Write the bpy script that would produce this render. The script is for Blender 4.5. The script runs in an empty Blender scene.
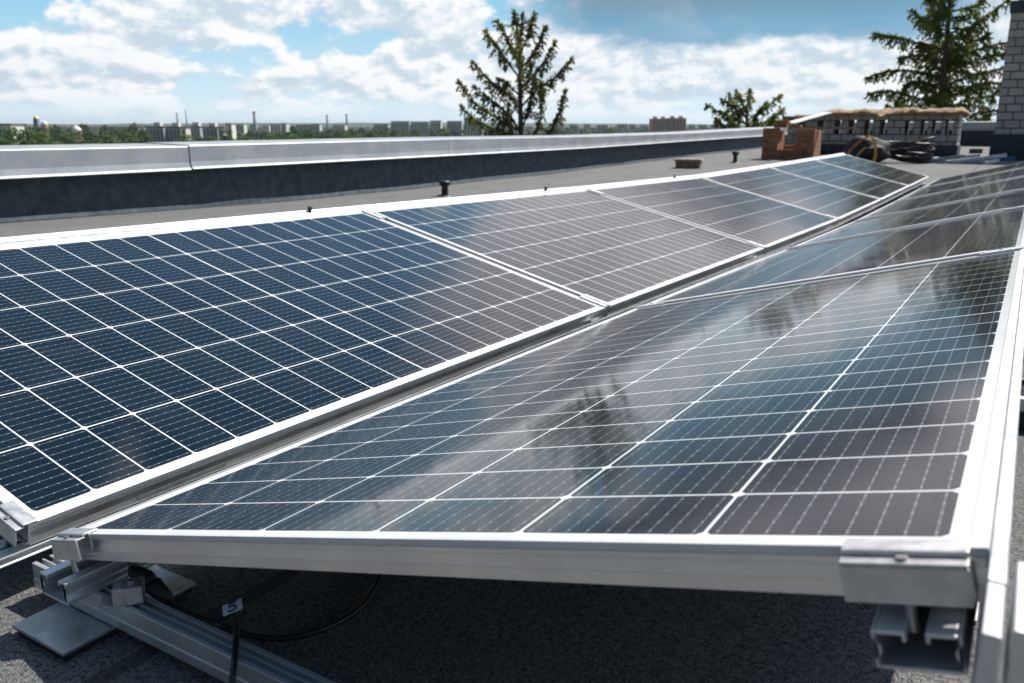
import bpy, bmesh, math, random
from mathutils import Vector, Matrix, noise
R = math.radians
random.seed(7)
scene = bpy.context.scene
col = scene.collection

# ------------------------------------------------------------------ camera, sky, sun, exposure
CAM = Vector((0.9587, -0.5077, 0.4871))
PITCH, YAW, FPX = R(14.5), R(31.61), 833.0
cam_data = bpy.data.cameras.new('camera')
cam = bpy.data.objects.new('camera', cam_data)
col.objects.link(cam)
cam.location = CAM
cam.rotation_euler = (math.pi/2 - PITCH, 0, YAW)
cam_data.sensor_width = 36.0
cam_data.lens = FPX/1024*36
cam_data.clip_start = 0.02
cam_data.clip_end = 30000
cam_data.dof.use_dof = True
cam_data.dof.focus_distance = 1.4
cam_data.dof.aperture_fstop = 8.0
scene.camera = cam

SUN_DIR = Vector((0.27, 0.68, 1.0)).normalized()
SUN_EL = math.asin(SUN_DIR.z)
SUN_AZ = math.atan2(SUN_DIR.x, SUN_DIR.y)
sun_data = bpy.data.lights.new('sun', 'SUN')
sun_data.energy = 5.0
sun_data.angle = R(0.5)
sun_data.color = (1.0, 0.955, 0.89)
sun = bpy.data.objects.new('sun', sun_data)
col.objects.link(sun)
sun.rotation_euler = (-SUN_DIR).to_track_quat('-Z', 'Y').to_euler()

scene.view_settings.view_transform = 'Standard'
scene.view_settings.look = 'None'
scene.view_settings.gamma = 1
scene.view_settings.use_curve_mapping = False
scene.view_settings.exposure = 0.3
scene.cycles.max_bounces = 8
scene.cycles.volume_bounces = 0
try:
    scene.cycles.use_denoising = True
except Exception:
    pass


class NT:
    """small helper round a node tree"""
    def __init__(self, tree):
        self.t = tree
        self.n = tree.nodes
        self.l = tree.links
    def new(self, kind, **kw):
        nd = self.n.new(kind)
        for k, v in kw.items():
            setattr(nd, k, v)
        return nd
    def put(self, sock, v):
        if hasattr(v, 'is_output') or isinstance(v, bpy.types.NodeSocket):
            self.l.new(v, sock)
        else:
            sock.default_value = v
    def m(self, op, a, b=None, c=None, clamp=False):
        nd = self.new('ShaderNodeMath', operation=op, use_clamp=clamp)
        for i, v in enumerate((a, b, c)):
            if v is not None:
                self.put(nd.inputs[i], v)
        return nd.outputs[0]
    def mix(self, f, a, b, blend='MIX'):
        nd = self.new('ShaderNodeMix', data_type='RGBA', blend_type=blend)
        self.put(nd.inputs[0], f)
        for s, v in ((nd.inputs[6], a), (nd.inputs[7], b)):
            if isinstance(v, tuple) and len(v) == 3:
                v = (*v, 1)
            self.put(s, v)
        return nd.outputs[2]
    def smooth(self, v, lo, hi, out0=0.0, out1=1.0):
        nd = self.new('ShaderNodeMapRange', interpolation_type='SMOOTHSTEP')
        self.put(nd.inputs[0], v)
        for i, x in enumerate((lo, hi, out0, out1)):
            self.put(nd.inputs[i+1], x)
        return nd.outputs[0]
    def noise(self, vec, scale, detail=4, rough=0.5, dist=0.0):
        nd = self.new('ShaderNodeTexNoise')
        if vec is not None:
            self.l.new(vec, nd.inputs['Vector'])
        nd.inputs['Scale'].default_value = scale
        nd.inputs['Detail'].default_value = detail
        nd.inputs['Roughness'].default_value = rough
        nd.inputs['Distortion'].default_value = dist
        return nd.outputs['Fac']
    def vec(self, x, y, z):
        nd = self.new('ShaderNodeCombineXYZ')
        for i, v in enumerate((x, y, z)):
            self.put(nd.inputs[i], v)
        return nd.outputs[0]


# ---- sky: Nishita blue with banks of cumulus laid out by azimuth and elevation
world = bpy.data.worlds.new('World')
scene.world = world
world.use_nodes = True
w = NT(world.node_tree)
w.n.clear()
sky = w.new('ShaderNodeTexSky', sky_type='NISHITA')
sky.sun_disc = False
sky.sun_elevation = SUN_EL
sky.sun_rotation = SUN_AZ
sky.altitude = 200
sky.air_density = 1.0
sky.dust_density = 0.6
sky.ozone_density = 2.0
SKY_STRENGTH = 0.1
geo = w.new('ShaderNodeTexCoord')
sp = w.new('ShaderNodeSeparateXYZ')
w.l.new(geo.outputs['Generated'], sp.inputs[0])
X, Y, Z = sp.outputs
az = w.m('MULTIPLY', w.m('ARCTAN2', X, Y), 57.2958)           # degrees, 0 = along the rows
el = w.m('MULTIPLY', w.m('ARCSINE', Z), 57.2958)
# compress high elevations so that clouds overhead stay the same apparent kind
elc = w.m('MULTIPLY', w.m('LOGARITHM', w.m('ADD', w.m('MULTIPLY', w.m('MAXIMUM', el, 0.0), 0.10), 1.0), 2.71828), 10.0)
P = w.vec(w.m('MULTIPLY', az, 0.050), w.m('MULTIPLY', elc, 0.125), 3.7)
P2 = w.vec(w.m('ADD', w.m('MULTIPLY', az, 0.050), 0.02), w.m('ADD', w.m('MULTIPLY', elc, 0.125), 0.05), 3.7)
def cloudfield(p):
    a = w.noise(p, 3.3, 9, 0.54, 0.15)
    b = w.noise(p, 10.0, 6, 0.6, 0.1)
    return w.m('ADD', w.m('MULTIPLY', a, 0.74), w.m('MULTIPLY', b, 0.26))
def blob(a0, e0, ra, re, k):
    da = w.m('DIVIDE', w.m('SUBTRACT', az, a0), ra)
    de = w.m('DIVIDE', w.m('SUBTRACT', el, e0), re)
    r2 = w.m('ADD', w.m('MULTIPLY', da, da), w.m('MULTIPLY', de, de))
    return w.m('MULTIPLY', w.m('EXPONENT', w.m('MULTIPLY', r2, -1.0)), k)
cf, cf2 = cloudfield(P), cloudfield(P2)
bias = None
for b in ((-63, 6.5, 4.5, 2.0, -0.20), (-49, 3.6, 4.0, 1.4, -0.16), (-41.5, 5.2, 5, 1.3, -0.13),
          (-52, 5.5, 8, 2.6, 0.12), (-38, 6.4, 6, 2.0, 0.14), (-36, 4.0, 10, 1.5, 0.11), (-58, 3.4, 9, 1.4, 0.10), (-24, 3.6, 6, 2.0, 0.10),
          (-14, 3.3, 15, 1.9, 0.20), (-45, 2.4, 26, 1.0, 0.06),
          (-17, 7.6, 9, 1.7, -0.06), (-46, 30, 15, 12, -0.30), (-31, 24, 5, 7, -0.12), (-13, 17, 8.5, 5.5, 0.16), (-6, 9, 7, 2.5, -0.10),
          (0, 50, 60, 14, -0.05)):
    s = blob(*b)
    bias = s if bias is None else w.m('ADD', bias, s)
dens = w.m('ADD', cf, bias)
dens2 = w.m('ADD', cf2, bias)
bias = w.m('ADD', bias, w.m('MULTIPLY', w.smooth(w.m('ABSOLUTE', az), 75, 110), -0.16))
dens = w.m('ADD', cf, bias)
dens2 = w.m('ADD', cf2, bias)
mask = w.smooth(dens, 0.465, 0.545)
light = w.smooth(w.m('SUBTRACT', dens, dens2), -0.07, 0.05)
thick = w.smooth(dens, 0.52, 0.78)
shade = w.m('MULTIPLY', w.m('ADD', w.m('MULTIPLY', light, 0.72), 0.28), w.m('SUBTRACT', 1.0, w.m('MULTIPLY', thick, 0.12)))
CLOUD_DARK, CLOUD_LIT = (3.5, 4.8, 5.8), (8.2, 8.3, 8.4)
cloud = w.mix(shade, CLOUD_DARK, CLOUD_LIT)
# the dull blue underside of the big bank over the middle of the view, its lower edge ragged
edge = w.m('MULTIPLY', w.m('SUBTRACT', w.noise(P, 2.2, 6, 0.6), 0.5), 5.0)
bank_e = w.m('ADD', el, edge)
bank = w.m('MULTIPLY', w.smooth(bank_e, 4.7, 5.7), w.m('MULTIPLY', w.smooth(az, -33, -26), w.smooth(az, -6.5, -1.5, 1.0, 0.0)))
bank = w.m('MULTIPLY', bank, w.smooth(el, 10.0, 13.0, 1.0, 0.0))
bank_col = w.mix(w.noise(P, 3.0, 5, 0.55), (0.6, 2.2, 3.8), (2.4, 4.3, 5.8))
bank_col = w.mix(w.smooth(el, 5.6, 8.4), bank_col, (1.25, 2.1, 2.9))
blue = w.mix(1.0, sky.outputs[0], (0.68, 0.94, 0.98), 'MULTIPLY')
near = w.mix(w.smooth(el, 0.0, 9.0), (5.6, 7.1, 7.9), (2.3, 5.0, 6.9))
blue = w.mix(w.smooth(el, 8.0, 26.0), near, blue)
colr = w.mix(mask, blue, cloud)
colr = w.mix(w.m('MULTIPLY', bank, 0.9), colr, bank_col)
# dull grey overcast patch higher up, beyond the top of the view, ahead along the rows
over = w.m('MULTIPLY', w.smooth(el, 8.9, 11.0), w.smooth(el, 40.0, 60.0, 1.0, 0.0))
over = w.m('MULTIPLY', over, w.smooth(w.m('ADD', w.m('ADD', az, w.smooth(el, 10.0, 17.0, 20.0, 0.0)), w.m('MULTIPLY', w.m('SUBTRACT', w.noise(P, 2.0, 5, 0.6), 0.5), 24.0)), -31, -23))
over = w.m('MULTIPLY', over, w.smooth(az, 20, 45, 1.0, 0.0))
over_col = w.mix(w.smooth(w.noise(P, 1.7, 6, 0.6), 0.36, 0.64), (7.0, 6.6, 6.9), (9.8, 9.0, 9.3))
dull = w.m('MULTIPLY', w.smooth(el, 11.0, 14.5, 1.0, 0.0), w.smooth(az, -12.5, -8.5, 1.0, 0.0))
over_col = w.mix(dull, over_col, (1.5, 1.5, 1.75))
colr = w.mix(w.m('MULTIPLY', over, 0.92), colr, over_col)
colr = w.mix(w.smooth(el, 0.0, 2.6, 0.8, 0.0), colr, (6.3, 7.4, 8.0))
colr = w.mix(w.m('MULTIPLY', w.smooth(w.m('ABSOLUTE', az), 85, 125), w.smooth(el, 35.0, 65.0, 0.9, 0.0)), colr, (0.6, 0.75, 0.95))  # unseen dark sky added behind the camera to deepen shade under the panels
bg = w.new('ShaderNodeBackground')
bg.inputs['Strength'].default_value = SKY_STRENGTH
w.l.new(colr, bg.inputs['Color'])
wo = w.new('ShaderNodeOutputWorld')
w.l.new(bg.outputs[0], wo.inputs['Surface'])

# ------------------------------------------------------------------ helpers
FWD = Vector((-math.sin(YAW)*math.cos(PITCH), math.cos(YAW)*math.cos(PITCH), -math.sin(PITCH)))
RIGHT = Vector((math.cos(YAW), math.sin(YAW), 0))
UP = RIGHT.cross(FWD)
HF = Vector((-math.sin(YAW), math.cos(YAW), 0))

def at(px, py, depth):
    """the place seen at a pixel, at a given horizontal distance ahead"""
    d = FWD + RIGHT*((px-512)/FPX) - UP*((py-341.5)/FPX)
    return CAM + d*(depth/d.dot(HF))

class MB:
    """collects shapes and links them as ONE mesh object"""
    def __init__(self):
        self.v, self.f, self.mi = [], [], []
    def add(self, vs, fs, mi=0):
        o = len(self.v)
        self.v += [tuple(x) for x in vs]
        self.f += [tuple(i+o for i in f) for f in fs]
        self.mi += [mi]*len(fs)
    def box(self, x0, x1, y0, y1, z0, z1, mi=0, M=None):
        vs = [(x, y, z) for x in (x0, x1) for y in (y0, y1) for z in (z0, z1)]
        if M is not None:
            vs = [M @ Vector(q) for q in vs]
        self.add(vs, [(0,1,3,2), (4,6,7,5), (0,4,5,1), (2,3,7,6), (0,2,6,4), (1,5,7,3)], mi)
    def prism(self, poly, axis_pts, mi=0, M=None):
        """sweep a 2-D section (x,z) through stations along y: [(y, dx, dz)]"""
        n = len(poly); vs = []; fs = []
        for (y, dx, dz) in axis_pts:
            for (x, z) in poly:
                q = Vector((x+dx, y, z+dz))
                vs.append(M @ q if M is not None else q)
        k = len(axis_pts)
        for s in range(k-1):
            for i in range(n):
                j = (i+1) % n
                fs.append((s*n+i, s*n+j, (s+1)*n+j, (s+1)*n+i))
        fs.append(tuple(reversed(range(n))))
        fs.append(tuple((k-1)*n+i for i in range(n)))
        self.add(vs, fs, mi)
    def tube(self, pts, rad, seg=8, mi=0, cap=True):
        pts = [Vector(p) for p in pts]
        if not hasattr(rad, '__len__'):
            rad = [rad]*len(pts)
        vs, fs = [], []
        prev = None
        for i, p in enumerate(pts):
            t = (pts[min(i+1, len(pts)-1)] - pts[max(i-1, 0)])
            if t.length < 1e-9: t = Vector((0, 0, 1))
            t.normalize()
            if prev is None:
                a = t.orthogonal().normalized()
            else:
                a = (prev - t*prev.dot(t))
                a = a.normalized() if a.length > 1e-6 else t.orthogonal().normalized()
            prev = a
            b = t.cross(a)
            for k in range(seg):
                th = 2*math.pi*k/seg
                vs.append(p + (a*math.cos(th)+b*math.sin(th))*rad[i])
        for i in range(len(pts)-1):
            for k in range(seg):
                j = (k+1) % seg
                fs.append((i*seg+k, i*seg+j, (i+1)*seg+j, (i+1)*seg+k))
        if cap:
            fs.append(tuple(reversed(range(seg))))
            fs.append(tuple((len(pts)-1)*seg+k for k in range(seg)))
        self.add(vs, fs, mi)
    def build(self, name, mats, parent=None, bevel=0.0, smooth=False, loc=None):
        me = bpy.data.meshes.new(name)
        me.from_pydata(self.v, [], self.f)
        if not isinstance(mats, (list, tuple)):
            mats = [mats]
        for m_ in mats:
            me.materials.append(m_)
        for p_, i in zip(me.polygons, self.mi):
            p_.material_index = i
            p_.use_smooth = smooth
        bm = bmesh.new(); bm.from_mesh(me)
        bmesh.ops.recalc_face_normals(bm, faces=bm.faces)
        bm.to_mesh(me); bm.free()
        me.update()
        o = bpy.data.objects.new(name, me)
        col.objects.link(o)
        if parent is not None:
            o.parent = parent
        if loc is not None:
            o.location = loc
        if bevel > 0:
            bv = o.modifiers.new('bevel', 'BEVEL')
            bv.width = bevel; bv.segments = 2; bv.limit_method = 'ANGLE'; bv.angle_limit = R(40)
        return o

def catmull(pts, n=10):
    pts = [Vector(p) for p in pts]
    P_ = [pts[0]*2-pts[1]] + pts + [pts[-1]*2-pts[-2]]
    out = []
    for i in range(1, len(P_)-2):
        p0, p1, p2, p3 = P_[i-1:i+3]
        for k in range(n):
            t = k/n
            out.append(0.5*((2*p1)+(p2-p0)*t+(2*p0-5*p1+4*p2-p3)*t*t+(3*p1-p0-3*p2+p3)*t**3))
    out.append(pts[-1])
    return out

def tag(o, label=None, cat=None, group=None, kind=None):
    if label: o['label'] = label
    if cat: o['category'] = cat
    if group: o['group'] = group
    if kind: o['kind'] = kind
    return o
def empty(name, loc=(0, 0, 0), label=None, cat=None, group=None, rz=0.0):
    o = bpy.data.objects.new(name, None)
    o.empty_display_size = 0.1
    col.objects.link(o)
    o.location = loc
    o.rotation_euler = (0, 0, rz)
    return tag(o, label, cat, group)
def copy_tree(o, parent=None):
    c = o.copy(); col.objects.link(c)
    if parent is not None:
        c.parent = parent
    for ch in list(o.children):
        copy_tree(ch, c)
    return c

# ------------------------------------------------------------------ materials
def mat(name, base=(0.5, 0.5, 0.5), rough=0.6, metal=0.0, spec=0.5):
    m_ = bpy.data.materials.new(name)
    m_.use_nodes = True
    b = m_.node_tree.nodes['Principled BSDF']
    b.inputs['Base Color'].default_value = (*base, 1)
    b.inputs['Roughness'].default_value = rough
    b.inputs['Metallic'].default_value = metal
    b.inputs['Specular IOR Level'].default_value = spec
    t = NT(m_.node_tree); t.b = b
    return m_, t
def bump(t, h, dist=0.002, strength=0.5):
    bp = t.new('ShaderNodeBump')
    bp.inputs['Distance'].default_value = dist
    bp.inputs['Strength'].default_value = strength
    t.l.new(h, bp.inputs['Height'])
    t.l.new(bp.outputs[0], t.b.inputs['Normal'])
def objco(t):
    return t.new('ShaderNodeTexCoord').outputs['Object']

def varied(name, c0, c1, scale, rough=0.7, metal=0.0, detail=5, bmp=0.0, lo=0.35, hi=0.65, r2=None, spec=0.5):
    m_, t = mat(name, c0, rough, metal, spec)
    v = objco(t)
    n_ = t.noise(v, scale, detail, 0.6)
    f = t.smooth(n_, lo, hi)
    t.l.new(t.mix(f, c0, c1), t.b.inputs['Base Color'])
    if r2 is not None:
        t.l.new(t.smooth(t.noise(v, scale*1.7, 4), 0.3, 0.7, rough, r2), t.b.inputs['Roughness'])
    if bmp:
        bump(t, n_, bmp, 0.6)
    return m_

M_ALU = varied('anodised_aluminium', (0.66, 0.67, 0.69), (0.76, 0.77, 0.78), 9, 0.27, 1.0, r2=0.36)
M_LIP = varied('anodised_lip', (0.62, 0.63, 0.64), (0.70, 0.71, 0.72), 12, 0.45, 0.25, r2=0.55, spec=0.3)
M_ALU_RAW = varied('mill_aluminium', (0.58, 0.595, 0.61), (0.70, 0.71, 0.72), 14, 0.30, 0.62, r2=0.45)
M_ALU_CLAMP = varied('cast_aluminium', (0.58, 0.575, 0.575), (0.70, 0.69, 0.69), 60, 0.40, 0.85, bmp=0.0003, r2=0.5)
M_STEEL = varied('galvanised_steel', (0.38, 0.40, 0.42), (0.56, 0.58, 0.60), 30, 0.38, 0.85, r2=0.55)
M_BOLT = varied('bolt_steel', (0.35, 0.35, 0.36), (0.5, 0.5, 0.5), 80, 0.35, 0.9)
M_RUBBER = varied('black_rubber', (0.012, 0.012, 0.013), (0.025, 0.025, 0.027), 40, 0.5)
M_CABLE = varied('cable_jacket', (0.010, 0.010, 0.011), (0.02, 0.02, 0.021), 30, 0.38)

def make_cells():
    m_, t = mat('solar_cells', (0.004, 0.012, 0.03), 0.1)
    s = t.new('ShaderNodeSeparateXYZ'); t.l.new(objco(t), s.inputs[0])
    x, y = s.outputs[0], s.outputs[1]
    pv, pu, cg = 0.955/6, (1.755-2*0.0226-0.0018)/20, 0.0018
    ax = t.m('ADD', t.m('DIVIDE', x, pv), 3.0)
    fx = t.m('FRACT', ax)
    dx = t.m('MULTIPLY', t.m('MINIMUM', fx, t.m('SUBTRACT', 1.0, fx)), pv)
    yy = t.m('SUBTRACT', t.m('ABSOLUTE', y), cg/2)
    ay = t.m('DIVIDE', yy, pu)
    fy = t.m('FRACT', ay)
    dy = t.m('MULTIPLY', t.m('MINIMUM', fy, t.m('SUBTRACT', 1.0, fy)), pu)
    g = t.m('LESS_THAN', dx, 0.00125)
    g = t.m('MAXIMUM', g, t.m('LESS_THAN', dy, 0.00115))
    g = t.m('MAXIMUM', g, t.m('LESS_THAN', t.m('ADD', dx, dy), 0.0068))
    g = t.m('MAXIMUM', g, t.m('LESS_THAN', yy, 0.0))
    g = t.m('MAXIMUM', g, t.m('GREATER_THAN', yy, pu*10-0.0008))
    g = t.m('MAXIMUM', g, t.m('GREATER_THAN', t.m('ABSOLUTE', x), pv*3-0.0008))
    # nine bus bars per cell, with solder pads along them
    fb = t.m('ABSOLUTE', t.m('SUBTRACT', t.m('FRACT', t.m('MULTIPLY', fx, 9.0)), 0.5))
    db = t.m('MULTIPLY', fb, pv/9)
    bus = t.m('LESS_THAN', db, 0.00042)
    fp = t.m('ABSOLUTE', t.m('SUBTRACT', t.m('FRACT', t.m('MULTIPLY', fy, 5.0)), 0.5))
    pad = t.m('MULTIPLY', t.m('MULTIPLY', t.m('LESS_THAN', db, 0.0008), 0.7), t.m('LESS_THAN', t.m('MULTIPLY', fp, pu/5), 0.0010))
    bus = t.m('MAXIMUM', t.m('MULTIPLY', bus, 0.33), pad)
    # every cell its own slight shade, as a batch of wafers has
    wn = t.new('ShaderNodeTexWhiteNoise', noise_dimensions='3D')
    oi = t.new('ShaderNodeObjectInfo')
    t.l.new(t.vec(t.m('FLOOR', ax), t.m('MULTIPLY', t.m('FLOOR', ay), t.m('SIGN', y)), t.m('MULTIPLY', oi.outputs['Random'], 90.0)), wn.inputs['Vector'])
    cell = t.mix(wn.outputs['Value'], (0.0014, 0.0060, 0.0108), (0.0026, 0.0100, 0.0165))
    c = t.mix(bus, cell, (0.46, 0.50, 0.54))
    c = t.mix(g, c, (0.80, 0.82, 0.83))
    t.l.new(c, t.b.inputs['Base Color'])
    # textured solar glass: slightly soft reflection, with dust and dried rain specks that roughen it
    v = objco(t)
    n1 = t.noise(v, 3.5, 6, 0.65)
    n2 = t.noise(v, 260.0, 2, 0.5)
    r = t.smooth(n1, 0.3, 0.75, 0.055, 0.12)
    r = t.m('ADD', r, t.m('MULTIPLY', t.m('GREATER_THAN', n2, 0.70), 0.22))
    t.l.new(r, t.b.inputs['Roughness'])
    t.b.inputs['IOR'].default_value = 1.46
    # faint dust film
    dust = t.m('MULTIPLY', t.smooth(t.noise(v, 7.0, 8, 0.7), 0.42, 0.8), 0.022)
    dust = t.m('ADD', dust, t.m('MULTIPLY', t.m('GREATER_THAN', t.noise(v, 420.0, 1, 0.5), 0.78), 0.06))
    edge = t.smooth(t.m('ADD', t.m('ABSOLUTE', x), t.m('MULTIPLY', t.noise(v, 22.0, 5, 0.65), 0.05)), 0.492, 0.53)
    st = t.new('ShaderNodeMapping'); st.inputs['Scale'].default_value = (1.2, 26.0, 1.0); t.l.new(v, st.inputs[0])
    drip = t.m('MULTIPLY', t.smooth(t.noise(st.outputs[0], 2.0, 5, 0.6), 0.56, 0.75), 0.022)
    blot = t.m('MULTIPLY', t.m('GREATER_THAN', t.noise(v, 16.0, 3, 0.55), 0.735), 0.12)
    dust = t.m('ADD', dust, t.m('ADD', t.m('ADD', t.m('MULTIPLY', edge, 0.16), drip), blot))
    out = t.mix(dust, c, (0.42, 0.37, 0.33))
    t.l.new(out, t.b.inputs['Base Color'])
    bump(t, t.noise(v, 900.0, 2, 0.5), 0.00002, 0.15)
    t.b.inputs['Sheen Weight'].default_value = 0.06
    t.b.inputs['Sheen Roughness'].default_value = 0.35
    t.b.inputs['Sheen Tint'].default_value = (1.0, 0.80, 0.69, 1)
    return m_
M_CELLS = make_cells()

def make_bitumen(name, dark, lightc, scale=1.0, speck=0.30):
    m_, t = mat(name, dark, 0.85, 0, 0.35)
    v = objco(t)
    gr = t.noise(v, 640*scale, 2, 0.6)
    gr2 = t.noise(v, 150*scale, 3, 0.7)
    big = t.noise(v, 1.6, 6, 0.62)
    mid = t.noise(v, 9.0, 5, 0.6)
    f = t.smooth(t.m('ADD', t.m('MULTIPLY', gr, 0.62), t.m('MULTIPLY', gr2, 0.38)), 0.38, 0.62)
    c = t.mix(f, dark, lightc)
    c = t.mix(t.m('MULTIPLY', t.m('GREATER_THAN', gr, 0.66), speck), c, (0.45, 0.43, 0.40))
    c = t.mix(t.smooth(big, 0.35, 0.7, 0.0, 0.45), c, t.mix(1.0, c, (0.62, 0.62, 0.63), 'MULTIPLY'))
    c = t.mix(t.smooth(mid, 0.5, 0.75, 0.0, 0.25), c, t.mix(1.0, c, (1.35, 1.32, 1.28), 'MULTIPLY'))
    # welded seams between the membrane strips
    s = t.new('ShaderNodeSeparateXYZ'); t.l.new(v, s.inputs[0])
    wob = t.m('MULTIPLY', t.noise(v, 2.0, 2), 0.05)
    sm = t.m('ABSOLUTE', t.m('SUBTRACT', t.m('FRACT', t.m('ADD', t.m('ADD', s.outputs[0], wob), 0.33)), 0.5))
    c = t.mix(t.m('MULTIPLY', t.m('LESS_THAN', sm, 0.012), 0.55), c, (0.02, 0.021, 0.024))
    t.l.new(c, t.b.inputs['Base Color'])
    bump(t, t.m('ADD', gr, t.m('MULTIPLY', gr2, 0.7)), 0.004, 0.8)
    return m_
M_ROOF = make_bitumen('granulated_bitumen', (0.014, 0.015, 0.017), (0.295, 0.296, 0.293))
M_UPSTAND = varied('smooth_bitumen_upstand', (0.026, 0.041, 0.050), (0.062, 0.083, 0.096), 9.0, 0.75, detail=9, bmp=0.006, lo=0.3, hi=0.72, r2=0.9)
M_SHEET = varied('grey_coated_sheet', (0.36, 0.38, 0.40), (0.44, 0.455, 0.47), 3.0, 0.38, 0.30, bmp=0.003, r2=0.5)
M_SHEET_WHITE = varied('pale_sheet', (0.62, 0.63, 0.64), (0.74, 0.74, 0.74), 3.0, 0.4, 0.3)

def make_brick(name, cA, cB, mortar, bw, bh, msize=0.012, stain=(0.1, 0.1, 0.1), st=0.3):
    m_, t = mat(name, cA, 0.85)
    v = objco(t)
    s = t.new('ShaderNodeSeparateXYZ'); t.l.new(v, s.inputs[0])
    br = t.new('ShaderNodeTexBrick')
    t.l.new(t.vec(t.m('ADD', s.outputs[0], s.outputs[1]), s.outputs[2], 0.0), br.inputs['Vector'])
    br.inputs['Color1'].default_value = (*cA, 1)
    br.inputs['Color2'].default_value = (*cB, 1)
    br.inputs['Mortar'].default_value = (*mortar, 1)
    br.inputs['Scale'].default_value = 1.0
    br.inputs['Mortar Size'].default_value = msize
    br.inputs['Brick Width'].default_value = bw
    br.inputs['Row Height'].default_value = bh
    n_ = t.noise(v, 4.0, 6, 0.65)
    c = t.mix(t.smooth(n_, 0.45, 0.75, 0.0, st), br.outputs['Color'], stain)
    n3 = t.noise(v, 35.0, 4, 0.6)
    c = t.mix(t.smooth(n3, 0.3, 0.7, 0.0, 0.35), c, t.mix(1.0, c, (0.6, 0.58, 0.56), 'MULTIPLY'))
    t.l.new(c, t.b.inputs['Base Color'])
    bump(t, t.m('ADD', t.m('MULTIPLY', br.outputs['Fac'], -1.0), t.m('MULTIPLY', n3, 0.4)), 0.012, 0.9)
    return m_
M_BRICK_RED = make_brick('orange_clay_brick', (0.52, 0.21, 0.075), (0.30, 0.11, 0.045), (0.30, 0.21, 0.15), 0.26, 0.078, 0.014, (0.12, 0.06, 0.04), 0.7)
M_BRICK_WHITE = make_brick('white_silicate_brick', (0.56, 0.545, 0.525), (0.43, 0.42, 0.41), (0.13, 0.127, 0.125), 0.26, 0.145, 0.013, (0.20, 0.19, 0.18), 0.6)
M_FOAM = varied('tan_foam_coat', (0.40, 0.27, 0.15), (0.20, 0.13, 0.075), 9.0, 0.9, bmp=0.03)
M_MORTAR = varied('mortar', (0.38, 0.34, 0.30), (0.24, 0.21, 0.19), 12, 0.9, bmp=0.01)
M_WOOD = varied('weathered_wood', (0.30, 0.20, 0.12), (0.20, 0.13, 0.08), 10, 0.8)
M_BAG = varied('black_nylon', (0.010, 0.011, 0.013), (0.022, 0.024, 0.027), 25, 0.7, bmp=0.006)
M_YELLOW = varied('yellow_webbing', (0.66, 0.40, 0.05), (0.50, 0.27, 0.04), 12, 0.7)
M_ORANGE = varied('orange_webbing', (0.50, 0.22, 0.06), (0.38, 0.16, 0.05), 12, 0.7)
M_BLUE = varied('blue_plastic', (0.02, 0.10, 0.22), (0.03, 0.13, 0.27), 8, 0.5)
M_WHITE = varied('white_plastic', (0.72, 0.74, 0.78), (0.80, 0.81, 0.83), 8, 0.5)
M_FLAG = varied('pale_flag', (0.50, 0.53, 0.60), (0.58, 0.60, 0.66), 8, 0.5)
M_INK = varied('blue_ink', (0.01, 0.02, 0.08), (0.015, 0.025, 0.09), 30, 0.5)
M_BARK = varied('conifer_bark', (0.055, 0.040, 0.030), (0.095, 0.075, 0.06), 6, 0.9, bmp=0.02)
def make_needles(name, a, b, c2, sc=1.3):
    m_, t = mat(name, a, 0.6, 0, 0.3)
    v = objco(t)
    c = t.mix(t.smooth(t.noise(v, sc, 3), 0.35, 0.65), a, b)
    wn = t.noise(v, sc*9, 2)
    c = t.mix(t.smooth(wn, 0.5, 0.68), c, c2)
    t.l.new(c, t.b.inputs['Base Color'])
    t.b.inputs['Transmission Weight'].default_value = 0.0
    tr = t.new('ShaderNodeBsdfTranslucent')
    t.l.new(c, tr.inputs['Color'])
    mx = t.new('ShaderNodeMixShader'); mx.inputs[0].default_value = 0.58
    t.l.new(t.b.outputs[0], mx.inputs[1]); t.l.new(tr.outputs[0], mx.inputs[2])
    out = [n for n in t.n if n.type == 'OUTPUT_MATERIAL'][0]
    t.l.new(mx.outputs[0], out.inputs['Surface'])
    return m_
M_NEEDLE = make_needles('spruce_needles', (0.15, 0.175, 0.050), (0.24, 0.245, 0.065), (0.085, 0.105, 0.048), 1.6)
M_NEEDLE2 = make_needles('fir_needles', (0.155, 0.20, 0.045), (0.27, 0.285, 0.055), (0.08, 0.11, 0.042), 1.0)
M_LEAF = make_needles('green_leaves', (0.085, 0.150, 0.05), (0.135, 0.195, 0.055), (0.055, 0.10, 0.04), 0.25)
M_LEAF2 = make_needles('light_leaves', (0.10, 0.16, 0.035), (0.13, 0.19, 0.045), (0.06, 0.10, 0.03), 0.25)
M_LEAF3 = make_needles('dull_leaves', (0.070, 0.115, 0.055), (0.105, 0.15, 0.06), (0.05, 0.085, 0.048), 0.25)

# ------------------------------------------------------------------ ground, hills, roof
GZ = -16.0
ROOF = [(-8, -0.09), (-4, -0.09), (0.4, -0.116), (1.78, -0.176), (3.55, -0.213), (5.3, -0.243), (7.1, -0.245), (10.7, -0.225), (17, -0.14), (23, -0.09), (40, -0.05)]
def interp(T, x):
    if x <= T[0][0]: return T[0][1]
    for (a, va), (b, vb) in zip(T, T[1:]):
        if x <= b: return va+(vb-va)*(x-a)/(b-a)
    return T[-1][1]
def rz(y): return interp(ROOF, y)

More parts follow.
